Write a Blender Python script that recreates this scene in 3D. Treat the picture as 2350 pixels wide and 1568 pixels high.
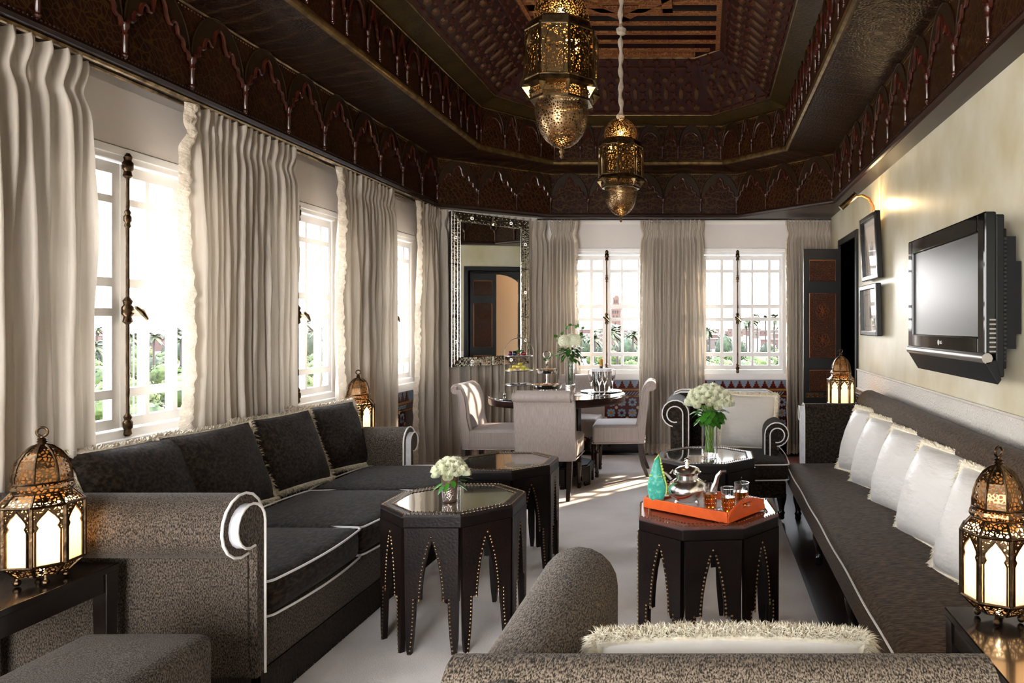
import bpy, math, random
from math import pi, sin, cos, radians as R
from mathutils import Vector, Matrix, noise
for o in list(bpy.data.objects): bpy.data.objects.remove(o)
SC = bpy.context.scene; COL = SC.collection
rnd = random.Random(7)

# ---------------------------------------------------------------- camera
F = 1650.0; VX, VY, CH = 1622.0, 745.0, 1.36
cd = bpy.data.cameras.new('camera'); cam = bpy.data.objects.new('camera', cd); COL.objects.link(cam)
cam.location = (0, 0, CH); cam.rotation_euler = (R(90), 0, 0)
cd.sensor_width = 36; cd.lens = 36 * F / 2350; cd.shift_x = -(VX - 1175) / 2350; cd.shift_y = -(784 - VY) / 2350
cd.clip_start = .05; cd.clip_end = 5000
SC.camera = cam
# ---------------------------------------------------------------- light and view
SC.view_settings.view_transform = 'Standard'; SC.view_settings.look = 'None'
SC.view_settings.exposure = 1.5; SC.view_settings.gamma = 1; SC.view_settings.use_curve_mapping = False
SKY = 8.5; SUN = 7; LAMP = 1.0
w = bpy.data.worlds.new('sky'); SC.world = w; w.use_nodes = True
nt = w.node_tree; bg = nt.nodes['Background']
tc = nt.nodes.new('ShaderNodeTexCoord'); sx = nt.nodes.new('ShaderNodeSeparateXYZ'); cr = nt.nodes.new('ShaderNodeValToRGB')
nt.links.new(tc.outputs['Generated'], sx.inputs[0]); nt.links.new(sx.outputs['Z'], cr.inputs[0]); nt.links.new(cr.outputs[0], bg.inputs[0])
cr.color_ramp.elements[0].color = (.99, .96, .925, 1); cr.color_ramp.elements[1].color = (.74, .85, 1, 1); cr.color_ramp.elements[1].position = .7
bg.inputs[1].default_value = SKY
sd = bpy.data.lights.new('sun', 'SUN'); sd.energy = SUN; sd.angle = R(1.2); sd.color = (1, .80, .58)
so = bpy.data.objects.new('sun', sd); COL.objects.link(so)
so.rotation_euler = Vector((-.585, -.73, -.56)).to_track_quat('-Z', 'Y').to_euler()

# ---------------------------------------------------------------- mesh helpers
class MB:
    def __init__(s): s.v = []; s.f = []; s.M = Matrix.Identity(4)
    def add(s, vs, fs):
        b = len(s.v); s.v += [tuple(s.M @ Vector(v)) for v in vs]; s.f += [tuple(i + b for i in f) for f in fs]; return s
    def box(s, x0, x1, y0, y1, z0, z1):
        return s.add([(x0,y0,z0),(x1,y0,z0),(x1,y1,z0),(x0,y1,z0),(x0,y0,z1),(x1,y0,z1),(x1,y1,z1),(x0,y1,z1)],
              [(0,3,2,1),(4,5,6,7),(0,1,5,4),(1,2,6,5),(2,3,7,6),(3,0,4,7)])
    def prism(s, poly, z0, z1, axis='z'):
        n = len(poly)
        def P(a, b, c): return {'z': (a, b, c), 'y': (a, c, b), 'x': (c, a, b)}[axis]
        vs = [P(p[0], p[1], z0) for p in poly] + [P(p[0], p[1], z1) for p in poly]
        fs = [tuple(range(n - 1, -1, -1)), tuple(range(n, 2 * n))] + [(i, (i + 1) % n, n + (i + 1) % n, n + i) for i in range(n)]
        return s.add(vs, fs)
    def side(s, poly, z0, z1, axis='z'):
        n = len(poly)
        def P(a, b, c): return {'z': (a, b, c), 'y': (a, c, b), 'x': (c, a, b)}[axis]
        return s.add([P(p[0], p[1], z0) for p in poly] + [P(p[0], p[1], z1) for p in poly], [(i, (i + 1) % n, n + (i + 1) % n, n + i) for i in range(n)])
    def lathe(s, prof, n=16, c=(0, 0), rot=0, z=0):
        vs = []; fs = []; m = len(prof)
        for r, h in prof:
            for i in range(n):
                a = rot + 2 * pi * i / n; vs.append((c[0] + r * cos(a), c[1] + r * sin(a), z + h))
        for j in range(m - 1):
            for i in range(n):
                k = (i + 1) % n; fs.append((j*n+i, j*n+k, (j+1)*n+k, (j+1)*n+i))
        if prof[0][0] > 1e-4: fs.append(tuple(range(n - 1, -1, -1)))
        if prof[-1][0] > 1e-4: fs.append(tuple((m-1)*n + i for i in range(n)))
        return s.add(vs, fs)
    def shell(s, prof, n=16, c=(0, 0), rot=0, z=0):
        b = len(s.f); s.lathe(prof, n, c, rot, z)
        s.f = [f for k, f in enumerate(s.f) if k < b or len(f) == 4 or n == 4]; return s
    def tube(s, pts, r, n=6, closed=False, cap=True):
        pts = [Vector(p) for p in pts]; m = len(pts); vs = []; fs = []
        rr = r if isinstance(r, (list, tuple)) else [r] * m
        up = None
        for i in range(m):
            a = pts[(i - 1) % m] if closed or i > 0 else pts[i]; b = pts[(i + 1) % m] if closed or i < m - 1 else pts[i]
            t = (b - a); t = t.normalized() if t.length > 1e-9 else Vector((0, 0, 1))
            if up is None:
                up = Vector((0, 0, 1)) if abs(t.z) < .9 else Vector((1, 0, 0))
            x = t.cross(up)
            if x.length < 1e-3: up = Vector((1, .1, .2)); x = t.cross(up)
            x.normalize(); y = x.cross(t).normalized(); up = y
            for k in range(n):
                q = 2 * pi * k / n; vs.append(pts[i] + x * (rr[i] * cos(q)) + y * (rr[i] * sin(q)))
        for i in range(m if closed else m - 1):
            j = (i + 1) % m
            for k in range(n):
                l = (k + 1) % n; fs.append((i*n+k, i*n+l, j*n+l, j*n+k))
        if not closed and cap: fs += [tuple(range(n - 1, -1, -1)), tuple((m-1)*n + k for k in range(n))]
        return s.add(vs, fs)
    def ball(s, c, r, n=8, m=5, sc=(1, 1, 1)):
        vs = [(c[0], c[1], c[2] - r * sc[2])]; fs = []
        for j in range(1, m):
            p = -pi / 2 + pi * j / m
            for i in range(n): vs.append((c[0] + r*sc[0]*cos(p)*cos(2*pi*i/n), c[1] + r*sc[1]*cos(p)*sin(2*pi*i/n), c[2] + r*sc[2]*sin(p)))
        vs.append((c[0], c[1], c[2] + r * sc[2])); t = len(vs) - 1
        for i in range(n):
            k = (i + 1) % n; fs.append((0, 1 + k, 1 + i)); fs.append((t, 1 + (m-2)*n + i, 1 + (m-2)*n + k))
            for j in range(m - 2): fs.append((1+j*n+i, 1+j*n+k, 1+(j+1)*n+k, 1+(j+1)*n+i))
        return s.add(vs, fs)
    def grid(s, fn, nu, nv, wrap=False):
        vs = [fn(i / nu, j / nv) for j in range(nv + 1) for i in range(nu + 1)]
        return s.add(vs, [(j*(nu+1)+i, j*(nu+1)+i+1, (j+1)*(nu+1)+i+1, (j+1)*(nu+1)+i) for j in range(nv) for i in range(nu)])
    def stud(s, p, n, r=.0045):
        n = Vector(n).normalized(); a = n.orthogonal().normalized(); b = n.cross(a); p = Vector(p)
        vs = [p + a*r*cos(q) + b*r*sin(q) for q in (0, 1.257, 2.513, 3.77, 5.027)] + [p + n*r*.6 + (a*cos(q) + b*sin(q))*r*.6 for q in (.6, 1.857, 3.1, 4.37, 5.63)] + [p + n*r*.85]
        return s.add(vs, [(i, (i+1) % 5, 5+(i+1) % 5, 5+i) for i in range(5)] + [(5+i, 5+(i+1) % 5, 10) for i in range(5)])
    def build(s, name, mat, parent=None, smooth=True, bevel=0, loc=None, rot=None, auto=40):
        me = bpy.data.meshes.new(name); me.from_pydata([tuple(v) for v in s.v], [], s.f); me.update()
        o = bpy.data.objects.new(name, me); COL.objects.link(o)
        if mat: me.materials.append(mat)
        if parent: o.parent = parent
        if loc: o.location = loc
        if rot is not None: o.rotation_euler = (0, 0, rot) if not isinstance(rot, tuple) else rot
        if smooth:
            for p in me.polygons: p.use_smooth = True
            if auto:
                try: me.set_sharp_from_angle(angle=R(auto))
                except Exception: pass
        if bevel:
            m = o.modifiers.new('bevel', 'BEVEL'); m.width = bevel; m.segments = 2; m.limit_method = 'ANGLE'; m.angle_limit = R(40)
        return o

def tag(o, label, cat, group=None, kind=None):
    if label: o['label'] = label
    if cat: o['category'] = cat
    if group: o['group'] = group
    if kind: o['kind'] = kind
    return o
def thing(name, label, cat, loc=(0, 0, 0), rot=0, group=None, kind=None):
    o = bpy.data.objects.new(name, None); COL.objects.link(o); o.empty_display_size = .05
    o.location = loc; o.rotation_euler = (0, 0, rot) if not isinstance(rot, tuple) else rot
    return tag(o, label, cat, group, kind)
def copy_tree(o, loc=None, rot=None, label=None, parent=None):
    c = o.copy(); COL.objects.link(c)
    if parent is not None: c.parent = parent
    if loc is not None: c.location = loc
    if rot is not None: c.rotation_euler = (0, 0, rot) if not isinstance(rot, tuple) else rot
    if label: c['label'] = label
    for k in [k for k in KIDS(o)]:
        copy_tree(k, parent=c)
    return c
def KIDS(o): return [x for x in COL.objects if x.parent == o]
def dup(o, parent, loc, rot=None, scale=None):
    c = o.copy(); COL.objects.link(c); c.parent = parent; c.location = loc
    if rot is not None: c.rotation_euler = (0, 0, rot) if not isinstance(rot, tuple) else rot
    if scale: c.scale = scale
    return c
def rbox(mb, x0, x1, y0, y1, z0, z1, r=.03, crown=0, side=0, seg=3, div=7):
    C = Vector(((x0+x1)/2, (y0+y1)/2, (z0+z1)/2)); H = Vector((abs(x1-x0)/2, abs(y1-y0)/2, abs(z1-z0)/2)); r = min(r, min(H) * .99)
    ax = []
    for h in H:
        e = [-h + r * (1 - cos(pi/2 * i / seg)) for i in range(seg)]
        mid = [-(h - r) + 2 * (h - r) * i / div for i in range(div + 1)]
        ax.append(e + mid + [-q for q in reversed(e)])
    def m(p):
        p = Vector(p); q = Vector([max(-(H[i]-r), min(H[i]-r, p[i])) for i in range(3)]); d = p - q
        if d.length > 1e-9: p = q + d.normalized() * r
        u, v, t = p.x / H.x, p.y / H.y, p.z / H.z
        p.z += crown * (1 - u*u) * (1 - v*v) * (1 if t > 0 else -.0) * max(0, t)
        p.x += side * (1 - v*v) * (1 - t*t) * u; p.y += side * (1 - u*u) * (1 - t*t) * v
        return C + p
    for a, b, c, sgn in ((0,1,2,1),(0,1,2,-1),(1,2,0,1),(1,2,0,-1),(2,0,1,1),(2,0,1,-1)):
        A, B = ax[a], ax[b]; vs = []
        for q in B:
            for p in A:
                t = [0,0,0]; t[a] = p; t[b] = q; t[c] = H[c]*sgn; vs.append(m(t))
        na = len(A); fs = [(j*na+i, j*na+i+1, (j+1)*na+i+1, (j+1)*na+i) for j in range(len(B)-1) for i in range(na-1)]
        if sgn < 0: fs = [f[::-1] for f in fs]
        mb.add(vs, fs)
    return mb
def rrect(x0, x1, y0, y1, z, r=.04, n=4, fz=None):
    pts = []
    for cx, cy, a0 in ((x1-r, y1-r, 0), (x0+r, y1-r, 90), (x0+r, y0+r, 180), (x1-r, y0+r, 270)):
        for i in range(n + 1):
            a = R(a0 + 90 * i / n); pts.append((cx + r*cos(a), cy + r*sin(a), z))
    return pts
def ngon(n, r, rot=0, c=(0, 0)): return [(c[0] + r*cos(rot + 2*pi*i/n), c[1] + r*sin(rot + 2*pi*i/n)) for i in range(n)]

# ---------------------------------------------------------------- materials
def L(*c):
    return tuple([((x/255)/12.92 if x/255 <= .04045 else ((x/255+.055)/1.055)**2.4) for x in c]) + (1,)
def mat(name, col, rough=.5, metal=0, col2=None, scale=8, stretch=(1, 1, 1), lo=.35, hi=.65, bump=0, bscale=60, bstretch=None, coat=0, sheen=0,
        spec=.5, trans=0, ior=1.45, emis=None, estr=0, tex='noise', detail=4, bdist=.01, btex='noise', aniso=0):
    m = bpy.data.materials.new(name); m.use_nodes = True; nt = m.node_tree; b = nt.nodes['Principled BSDF']; N = nt.nodes.new; K = nt.links.new
    b.inputs['Base Color'].default_value = col; b.inputs['Roughness'].default_value = rough; b.inputs['Metallic'].default_value = metal
    b.inputs['Coat Weight'].default_value = coat; b.inputs['Coat Roughness'].default_value = .08
    b.inputs['Sheen Weight'].default_value = sheen; b.inputs['Sheen Roughness'].default_value = .4
    b.inputs['Specular IOR Level'].default_value = spec; b.inputs['Transmission Weight'].default_value = trans; b.inputs['IOR'].default_value = ior
    if emis: b.inputs['Emission Color'].default_value = emis; b.inputs['Emission Strength'].default_value = estr
    def tx(kind, sc, st):
        t = N('ShaderNodeTexCoord'); mp = N('ShaderNodeMapping'); mp.inputs['Scale'].default_value = st; K(t.outputs['Object'], mp.inputs[0])
        if kind == 'noise': n = N('ShaderNodeTexNoise'); n.inputs['Scale'].default_value = sc; n.inputs['Detail'].default_value = detail; out = n.outputs['Fac']
        elif kind == 'wave': n = N('ShaderNodeTexWave'); n.inputs['Scale'].default_value = sc; n.inputs['Distortion'].default_value = .6; out = n.outputs['Fac']
        elif kind == 'edge': n = N('ShaderNodeTexVoronoi'); n.feature = 'DISTANCE_TO_EDGE'; n.inputs['Scale'].default_value = sc; out = n.outputs['Distance']
        else: n = N('ShaderNodeTexVoronoi'); n.inputs['Scale'].default_value = sc; out = n.outputs['Distance']
        K(mp.outputs[0], n.inputs['Vector']); return out
    if col2:
        o = tx(tex, scale, stretch); cr = N('ShaderNodeValToRGB'); cr.color_ramp.elements[0].position = lo; cr.color_ramp.elements[1].position = hi
        cr.color_ramp.elements[0].color = col; cr.color_ramp.elements[1].color = col2; K(o, cr.inputs[0]); K(cr.outputs[0], b.inputs['Base Color'])
    if bump:
        o = tx(btex, bscale, bstretch or stretch); bp = N('ShaderNodeBump'); bp.inputs['Strength'].default_value = bump; bp.inputs['Distance'].default_value = bdist
        K(o, bp.inputs['Height']); K(bp.outputs[0], b.inputs['Normal'])
    return m
def add_mix(m, other_maker, fac_maker):
    nt = m.node_tree; out = nt.nodes['Material Output']; src = out.inputs['Surface'].links[0].from_socket
    mx = nt.nodes.new('ShaderNodeMixShader'); f = fac_maker(nt); 
    if isinstance(f, float): mx.inputs[0].default_value = f
    else: nt.links.new(f, mx.inputs[0])
    nt.links.new(src, mx.inputs[1]); nt.links.new(other_maker(nt), mx.inputs[2]); nt.links.new(mx.outputs[0], out.inputs['Surface']); return m
def transp(nt): return nt.nodes.new('ShaderNodeBsdfTransparent').outputs[0]
def pierce(m, scale, thr, stretch=(1, 1, 1)):
    def fac(nt):
        t = nt.nodes.new('ShaderNodeTexCoord'); n = nt.nodes.new('ShaderNodeTexVoronoi'); n.feature = 'DISTANCE_TO_EDGE'; n.inputs['Scale'].default_value = scale
        mp = nt.nodes.new('ShaderNodeMapping'); mp.inputs['Scale'].default_value = stretch; nt.links.new(t.outputs['Object'], mp.inputs[0]); nt.links.new(mp.outputs[0], n.inputs['Vector'])
        g = nt.nodes.new('ShaderNodeMath'); g.operation = 'GREATER_THAN'; g.inputs[1].default_value = thr; nt.links.new(n.outputs['Distance'], g.inputs[0]); return g.outputs[0]
    return add_mix(m, transp, fac)
def transl(m, col, fac):
    def mk(nt): b = nt.nodes.new('ShaderNodeBsdfTranslucent'); b.inputs[0].default_value = col; return b.outputs[0]
    return add_mix(m, mk, lambda nt: float(fac))
def thin_glass(name, tint=(1, 1, 1, 1), rough=0):
    m = bpy.data.materials.new(name); m.use_nodes = True; nt = m.node_tree; nt.nodes.clear(); N = nt.nodes.new
    o = N('ShaderNodeOutputMaterial'); mx = N('ShaderNodeMixShader'); t = N('ShaderNodeBsdfTransparent'); g = N('ShaderNodeBsdfGlossy'); lw = N('ShaderNodeLayerWeight'); fr = N('ShaderNodeMath'); fr.operation = 'POWER'; fr.inputs[1].default_value = 4; nt.links.new(lw.outputs['Facing'], fr.inputs[0]); t.inputs[0].default_value = tint; g.inputs['Roughness'].default_value = rough
    nt.links.new(fr.outputs[0], mx.inputs[0]); nt.links.new(t.outputs[0], mx.inputs[1]); nt.links.new(g.outputs[0], mx.inputs[2]); nt.links.new(mx.outputs[0], o.inputs[0]); return m

m_white = mat('white_paint', L(244, 243, 242), .35, bump=.15, bscale=6, bdist=.002)
m_wallw = mat('offwhite_plaster', L(236, 228, 222), .7, col2=L(243, 237, 232), scale=3)
m_blind = mat('blind_fabric', L(222, 215, 210), .8, bump=.2, bscale=300, bdist=.001)
m_plaster = mat('polished_plaster', L(194, 183, 150), .36, col2=L(214, 208, 188), scale=4, stretch=(1, 1, .8), lo=.3, hi=.7, bump=.15, bscale=14, bdist=.004)
m_band = mat('carved_plaster', L(214, 208, 198), .6, bump=1, bscale=55, bdist=.008, btex='edge')
m_floor = mat('dark_parquet', L(38, 28, 24), .35, col2=L(52, 38, 32), scale=6, stretch=(8, 1, 1), coat=.2)
m_carpet = mat('pale_carpet', L(214, 204, 196), .95, col2=L(232, 223, 216), scale=2.2, bump=.6, bscale=350, bdist=.004, sheen=.25, detail=6)
m_curt = mat('silk_curtain', L(170, 160, 147), .42, col2=L(181, 172, 160), scale=60, stretch=(1, 1, .03), bump=.5, bscale=26, bstretch=(1, 1, .16), bdist=.006, sheen=.1)
transl(m_curt, L(226, 212, 190), .08)
m_ruff = mat('satin_ruffle', L(206, 192, 172), .3, bump=1, bscale=22, bstretch=(1.2, 1.2, 1.8), bdist=.02, sheen=.1, spec=.6)
transl(m_ruff, L(232, 218, 198), .12)
m_chen = mat('brown_chenille', L(35, 29, 24), .8, spec=.12, col2=L(106, 95, 84), scale=330, stretch=(1, 1, .4), lo=.40, hi=.64, bump=.7, bscale=330, bstretch=(1, 1, .4), bdist=.003, sheen=.08, detail=3)
m_chend = mat('dark_chenille', L(26, 20, 16), .75, spec=.12, col2=L(72, 61, 51), scale=70, stretch=(1, .5, 1), lo=.40, hi=.85, bump=.5, bscale=260, bdist=.003, sheen=.08, detail=9)
m_cord = mat('ribbed_chenille', L(40, 34, 28), .8, spec=.12, col2=L(134, 120, 104), scale=380, stretch=(1, .3, 1), lo=.40, hi=.62, bump=.8, bscale=380, bstretch=(1, .3, 1), bdist=.004, sheen=.1)
m_bench = mat('bench_chenille', L(48, 36, 25), .75, spec=.08, col2=L(100, 80, 60), scale=120, stretch=(.25, 1, 1), lo=.38, hi=.72, bump=.5, bscale=260, bdist=.003, sheen=.08, detail=8)
m_pipe = mat('white_piping', L(226, 222, 218), .6)
m_lining = mat('white_lining', L(222, 222, 226), .6, col2=L(205, 205, 212), scale=40)
m_fring = mat('cream_fringe', L(196, 184, 164), .9, col2=L(228, 218, 200), scale=80)
m_fringw = mat('ivory_fringe', L(226, 214, 188), .9, col2=L(244, 236, 216), scale=60)
m_satinw = mat('white_satin', L(228, 224, 218), .42, bump=.5, bscale=7, bstretch=(1, 1, 2.4), bdist=.03, sheen=.1)
m_bull = mat('bullion_fringe', L(30, 25, 21), .8, col2=L(50, 43, 37), scale=90)
m_taupe = mat('taupe_stripe', L(176, 164, 158), .75, col2=L(162, 149, 143), scale=300, stretch=(1, 1, .02), lo=.4, hi=.6, bump=.3, bscale=300, bdist=.001, sheen=.2)
m_dwood = mat('dark_wood', L(26, 17, 14), .28, col2=L(48, 28, 20), scale=9, stretch=(1, 1, 7), coat=.35)
m_blackw = mat('black_lacquer', L(18, 14, 13), .2, col2=L(30, 22, 18), scale=12, stretch=(6, 1, 1), coat=.4)
m_leather = mat('embossed_leather', L(13, 9, 8), .36, col2=L(24, 14, 11), scale=7, bump=.35, bscale=60, bdist=.002, btex='edge', coat=0, spec=.25)
m_rleather = mat('red_leather', L(92, 34, 18), .3, col2=L(60, 22, 14), scale=20, coat=.3)
m_nail = mat('brass_nail', L(150, 122, 88), .28, 1)
m_tglass = mat('table_glass', L(24, 28, 24), .02, coat=1, spec=1)
m_bronze = mat('aged_bronze', L(96, 78, 58), .32, 1, col2=L(60, 46, 34), scale=30, bump=.2, bscale=60)
m_brass = mat('antique_brass', L(142, 122, 88), .28, 1, col2=L(84, 66, 42), scale=24, bump=.3, bscale=90, bdist=.002)
m_pierceL = pierce(mat('pierced_bronze', L(104, 84, 62), .3, 1, bump=.4, bscale=80, bdist=.002), 95, .16)
m_pierceP = pierce(mat('pierced_brass', L(88, 70, 46), .4, 1, bump=.3, bscale=80, bdist=.002), 82, .15)
m_pierceB = pierce(mat('pierced_bowl', L(122, 102, 76), .32, 1, bump=.3, bscale=80, bdist=.002), 80, .15)
m_amber = mat('amber_glow_liner', L(120, 84, 44), .6, emis=(1, .55, .2, 1), estr=.03)  # faintly emissive liner, added to give the lantern dome holes an orange glow
transl(m_amber, L(200, 140, 74), .25)
m_frost = mat('frosted_glass', L(250, 236, 212), .4, emis=(1, .80, .58, 1), estr=.16)
transl(m_frost, L(255, 238, 208), .6)
m_bulb = mat('lamp_bulb', (1, .8, .5, 1), .4, emis=(1, .66, .34, 1), estr=14)
m_pane = thin_glass('window_glass')
m_glass = mat('clear_glass', (1, 1, 1, 1), 0, trans=1, ior=1.45)
m_tea = mat('mint_tea', L(206, 110, 24), 0, trans=.85, ior=1.33)
m_silver = mat('silver', L(236, 232, 226), .2, 1)
m_silverh = mat('hammered_silver', L(206, 202, 196), .16, 1, bump=.4, bscale=60, bdist=.003, btex='edge')
m_mirror = mat('mirror_glass', L(226, 230, 224), .015, 1)
m_bev = mat('bevelled_mirror', L(196, 200, 190), .06, 1, bump=.5, bscale=34, bdist=.004, btex='edge')
m_orange = mat('orange_leather', L(216, 92, 30), .45, col2=L(204, 82, 26), scale=30, bump=.2, bscale=200, bdist=.001)
m_teal = mat('teal_brocade', L(46, 150, 132), .4, col2=L(110, 196, 172), scale=60, lo=.5, hi=.7, bump=.7, bscale=22, bdist=.01, sheen=.3)
m_lime = mat('lime_trim', L(176, 190, 92), .7)
m_linen = mat('white_linen', L(244, 244, 248), .8, bump=.3, bscale=25, bdist=.004)
m_china = mat('white_china', L(232, 230, 228), .15, coat=.5)
m_rose = mat('white_rose', L(240, 240, 222), .6, col2=L(226, 230, 196), scale=30, sheen=.1)
transl(m_rose, L(240, 240, 214), .2)
m_leaf = mat('rose_leaf', L(40, 92, 26), .35, col2=L(72, 132, 44), scale=14)
m_leafd = mat('dark_leaf', L(26, 66, 28), .35, col2=L(58, 112, 40), scale=14)
m_stem = mat('green_stem', L(110, 150, 44), .4, col2=L(84, 128, 34), scale=30)
m_black = mat('black_gloss', L(7, 7, 8), .05, spec=.35)
m_blackm = mat('black_matte', L(18, 18, 20), .5, spec=.3)
m_screen = mat('lcd_screen', L(22, 23, 25), .3, spec=.55)
m_grey = mat('silver_plastic', L(150, 146, 140), .3, .8)
m_art = mat('drawing_paper', L(226, 216, 200), .6)
m_framed = mat('black_frame', L(12, 10, 10), .2, spec=.35)
m_door = mat('blue_black_paint', L(12, 14, 19), .4, spec=.3, bump=.15, bscale=12, bdist=.002)
m_copper = mat('copper_gilding', L(150, 92, 50), .3, 1)

def painted(name, base, base2, line, s1, s2, rough=.35, lw=.05, bump=0):
    m = mat(name, base, rough, col2=base2, scale=7, coat=0, spec=.12); nt = m.node_tree; N = nt.nodes.new; K = nt.links.new; b = nt.nodes['Principled BSDF']
    t = N('ShaderNodeTexCoord'); w1 = N('ShaderNodeTexVoronoi'); w1.feature = 'DISTANCE_TO_EDGE'; w1.inputs['Scale'].default_value = s1; K(t.outputs['Object'], w1.inputs['Vector'])
    w2 = N('ShaderNodeTexWave'); w2.wave_type = 'RINGS'; w2.inputs['Scale'].default_value = s2; w2.inputs['Distortion'].default_value = 5; w2.inputs['Detail'].default_value = 1; K(t.outputs['Object'], w2.inputs['Vector'])
    a = N('ShaderNodeMath'); a.operation = 'LESS_THAN'; a.inputs[1].default_value = lw; K(w1.outputs['Distance'], a.inputs[0])
    c = N('ShaderNodeMath'); c.operation = 'GREATER_THAN'; c.inputs[1].default_value = .94; K(w2.outputs['Fac'], c.inputs[0])
    s = N('ShaderNodeMath'); s.operation = 'MAXIMUM'; K(a.outputs[0], s.inputs[0]); K(c.outputs[0], s.inputs[1])
    mx = N('ShaderNodeMix'); mx.data_type = 'RGBA'; src = b.inputs['Base Color'].links[0].from_socket
    K(s.outputs[0], mx.inputs[0]); K(src, mx.inputs[6]); mx.inputs[7].default_value = line; K(mx.outputs[2], b.inputs['Base Color'])
    if bump:
        bp = N('ShaderNodeBump'); bp.inputs['Strength'].default_value = bump; bp.inputs['Distance'].default_value = .01; K(w1.outputs['Distance'], bp.inputs['Height']); K(bp.outputs[0], b.inputs['Normal'])
    return m
m_frieze = painted('painted_frieze', L(40, 13, 8), L(25, 10, 6), L(60, 40, 18), 24, 12, .42)
m_soffit = painted('studded_soffit', L(34, 16, 10), L(23, 12, 8), L(60, 42, 26), 46, 3, .36, .03, bump=.35)
m_cream = painted('gilt_cove', L(60, 46, 22), L(40, 30, 15), L(52, 40, 20), 30, 3, .32, .02, bump=.2)
m_starbg = mat('ceiling_ground', L(48, 18, 14), .5, col2=L(34, 12, 10), scale=9, spec=.25)
m_star = mat('carved_cedar', L(52, 26, 18), .6, col2=L(70, 32, 20), scale=9, spec=.15)
m_starg = mat('gilded_cedar', L(80, 54, 30), .5, col2=L(62, 40, 24), scale=14, spec=.15)
m_mold = mat('mahogany_moulding', L(30, 14, 9), .34, col2=L(42, 20, 12), scale=9, spec=.35)
m_gold = mat('worn_gilding', L(120, 98, 58), .3, .6, col2=L(72, 52, 30), scale=16)
m_archm = mat('arch_moulding', L(46, 15, 9), .3, col2=L(66, 26, 14), scale=20, coat=.15)
m_olive = mat('olive_band', L(42, 29, 14), .4, spec=.2, col2=L(34, 22, 13), scale=26)
m_slat = painted('painted_slat', L(112, 64, 40), L(96, 54, 34), L(134, 94, 56), 22, 9, .45)
m_void = mat('ceiling_recess', L(20, 5, 5), .7)
m_tgl = painted('door_panel_paint', L(24, 18, 18), L(36, 20, 15), L(84, 46, 24), 60, 26, .4, .06)
m_zb = mat('blue_zellige', L(128, 146, 170), .14, col2=L(152, 166, 184), scale=30, coat=.4)
m_zr = mat('oxblood_zellige', L(98, 32, 28), .14, col2=L(70, 22, 22), scale=30, coat=.4)
m_zy = mat('ochre_zellige', L(160, 104, 44), .14, col2=L(176, 130, 70), scale=30, coat=.4)
m_zc = mat('sand_zellige', L(196, 176, 140), .16, coat=.4)
# ================================================================ ROOM SHELL
WL, WR, YB, YN = -2.66, 1.30, 7.56, -1.9
def struct(o, label, cat='wall'): return tag(o, label, cat, kind='structure')
b = MB(); b.box(-3.0, 1.6, YN - .3, YB + .3, -.12, 0)
struct(b.build('floor', m_floor, smooth=False), 'dark parquet floor showing beside the pale carpet', 'floor')
LC = [-.79, .57, 1.93, 3.29, 4.65, 6.01]           # window centres along the left wall
BC = [-1.037, .335]
A0, A1, Z0, Z1 = -.505, .475, .87, 2.13
b = MB(); e = [YN] + [q for c in LC for q in (c + A0, c + A1)] + [6.95]
for i in range(0, len(e), 2): b.box(WL - .06, WL, e[i], e[i+1], 0, 3.1)
for c in LC: b.box(WL - .06, WL, c + A0, c + A1, 0, Z0); b.box(WL - .06, WL, c + A0, c + A1, Z1, 3.1)
wl = struct(b.build('wall_left', m_wallw, smooth=False), 'off-white wall with the row of tall windows')
b = MB(); e = [-1.95] + [q for c in BC for q in (c + A0, c + A1)] + [WR + .3]
for i in range(0, len(e), 2): b.box(e[i], e[i+1], YB, YB + .06, 0, 3.1)
for c in BC: b.box(c + A0, c + A1, YB, YB + .06, 0, Z0); b.box(c + A0, c + A1, YB, YB + .06, Z1, 3.1)
wb = struct(b.build('wall_back', m_wallw, smooth=False), 'off-white end wall with two windows over tiled dado')
b = MB(); b.add([], []); D0, D1 = Vector((-2.66, 6.85)), Vector((-1.80, 7.60)); dd = (D1 - D0).normalized(); dn = Vector((-dd.y, dd.x))
P = [D0 - dd*.1, D1 + dd*.2, D1 + dd*.2 + dn*.2, D0 - dd*.1 + dn*.2]; b.prism([tuple(p) for p in P], 0, 3.1)
struct(b.build('wall_corner', m_wallw, smooth=False), 'angled corner wall behind the tall mirror')
DY0, DY1, DH = 6.22, 6.98, 2.12
b = MB(); b.box(WR, WR + .2, YN, DY0, 0, 3.1); b.box(WR, WR + .2, DY1, YB, 0, 3.1); b.box(WR, WR + .2, DY0, DY1, DH, 3.1)
wr = struct(b.build('wall_right', m_plaster, smooth=False), 'polished beige plaster wall with the television')
b = MB(); b.box(-3.0, -2.3, YN - .2, YN, 0, 3.1); b.box(-.3, 1.6, YN - .2, YN, 0, 3.1); b.box(-2.3, -.3, YN - .2, YN, 2.4, 3.1)  # unseen rear wall; its wide opening is added to let in frontal sky light
for x in (-1.3,): b.box(x - .03, x + .03, YN - .1, YN - .04, 0, 2.4)
struct(b.build('wall_rear', m_wallw, smooth=False), 'unseen rear wall with an opening added to let in fill light')
b = MB(); b.box(-3.1, 1.7, YN - .3, YB + .4, 4.3, 4.4); b.box(-3.1, -2.66, YN-.3, YB+.4, 3.08, 4.3); b.box(1.5, 1.7, YN-.3, YB+.4, 3.1, 4.3); b.box(-3.1, 1.7, YB+.0, YB+.4, 3.08, 4.3); b.box(-3.1, 1.7, YN-.3, YN-.2, 3.1, 4.3)
struct(b.build('roof', m_void, smooth=False), 'dark roof shell above the carved ceiling', 'roof')
b = MB(); b.box(WR - .012, WR, .5, DY0 - .06, .81, .975); o = b.build('plaster_band', m_band, wr, smooth=False)
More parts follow.
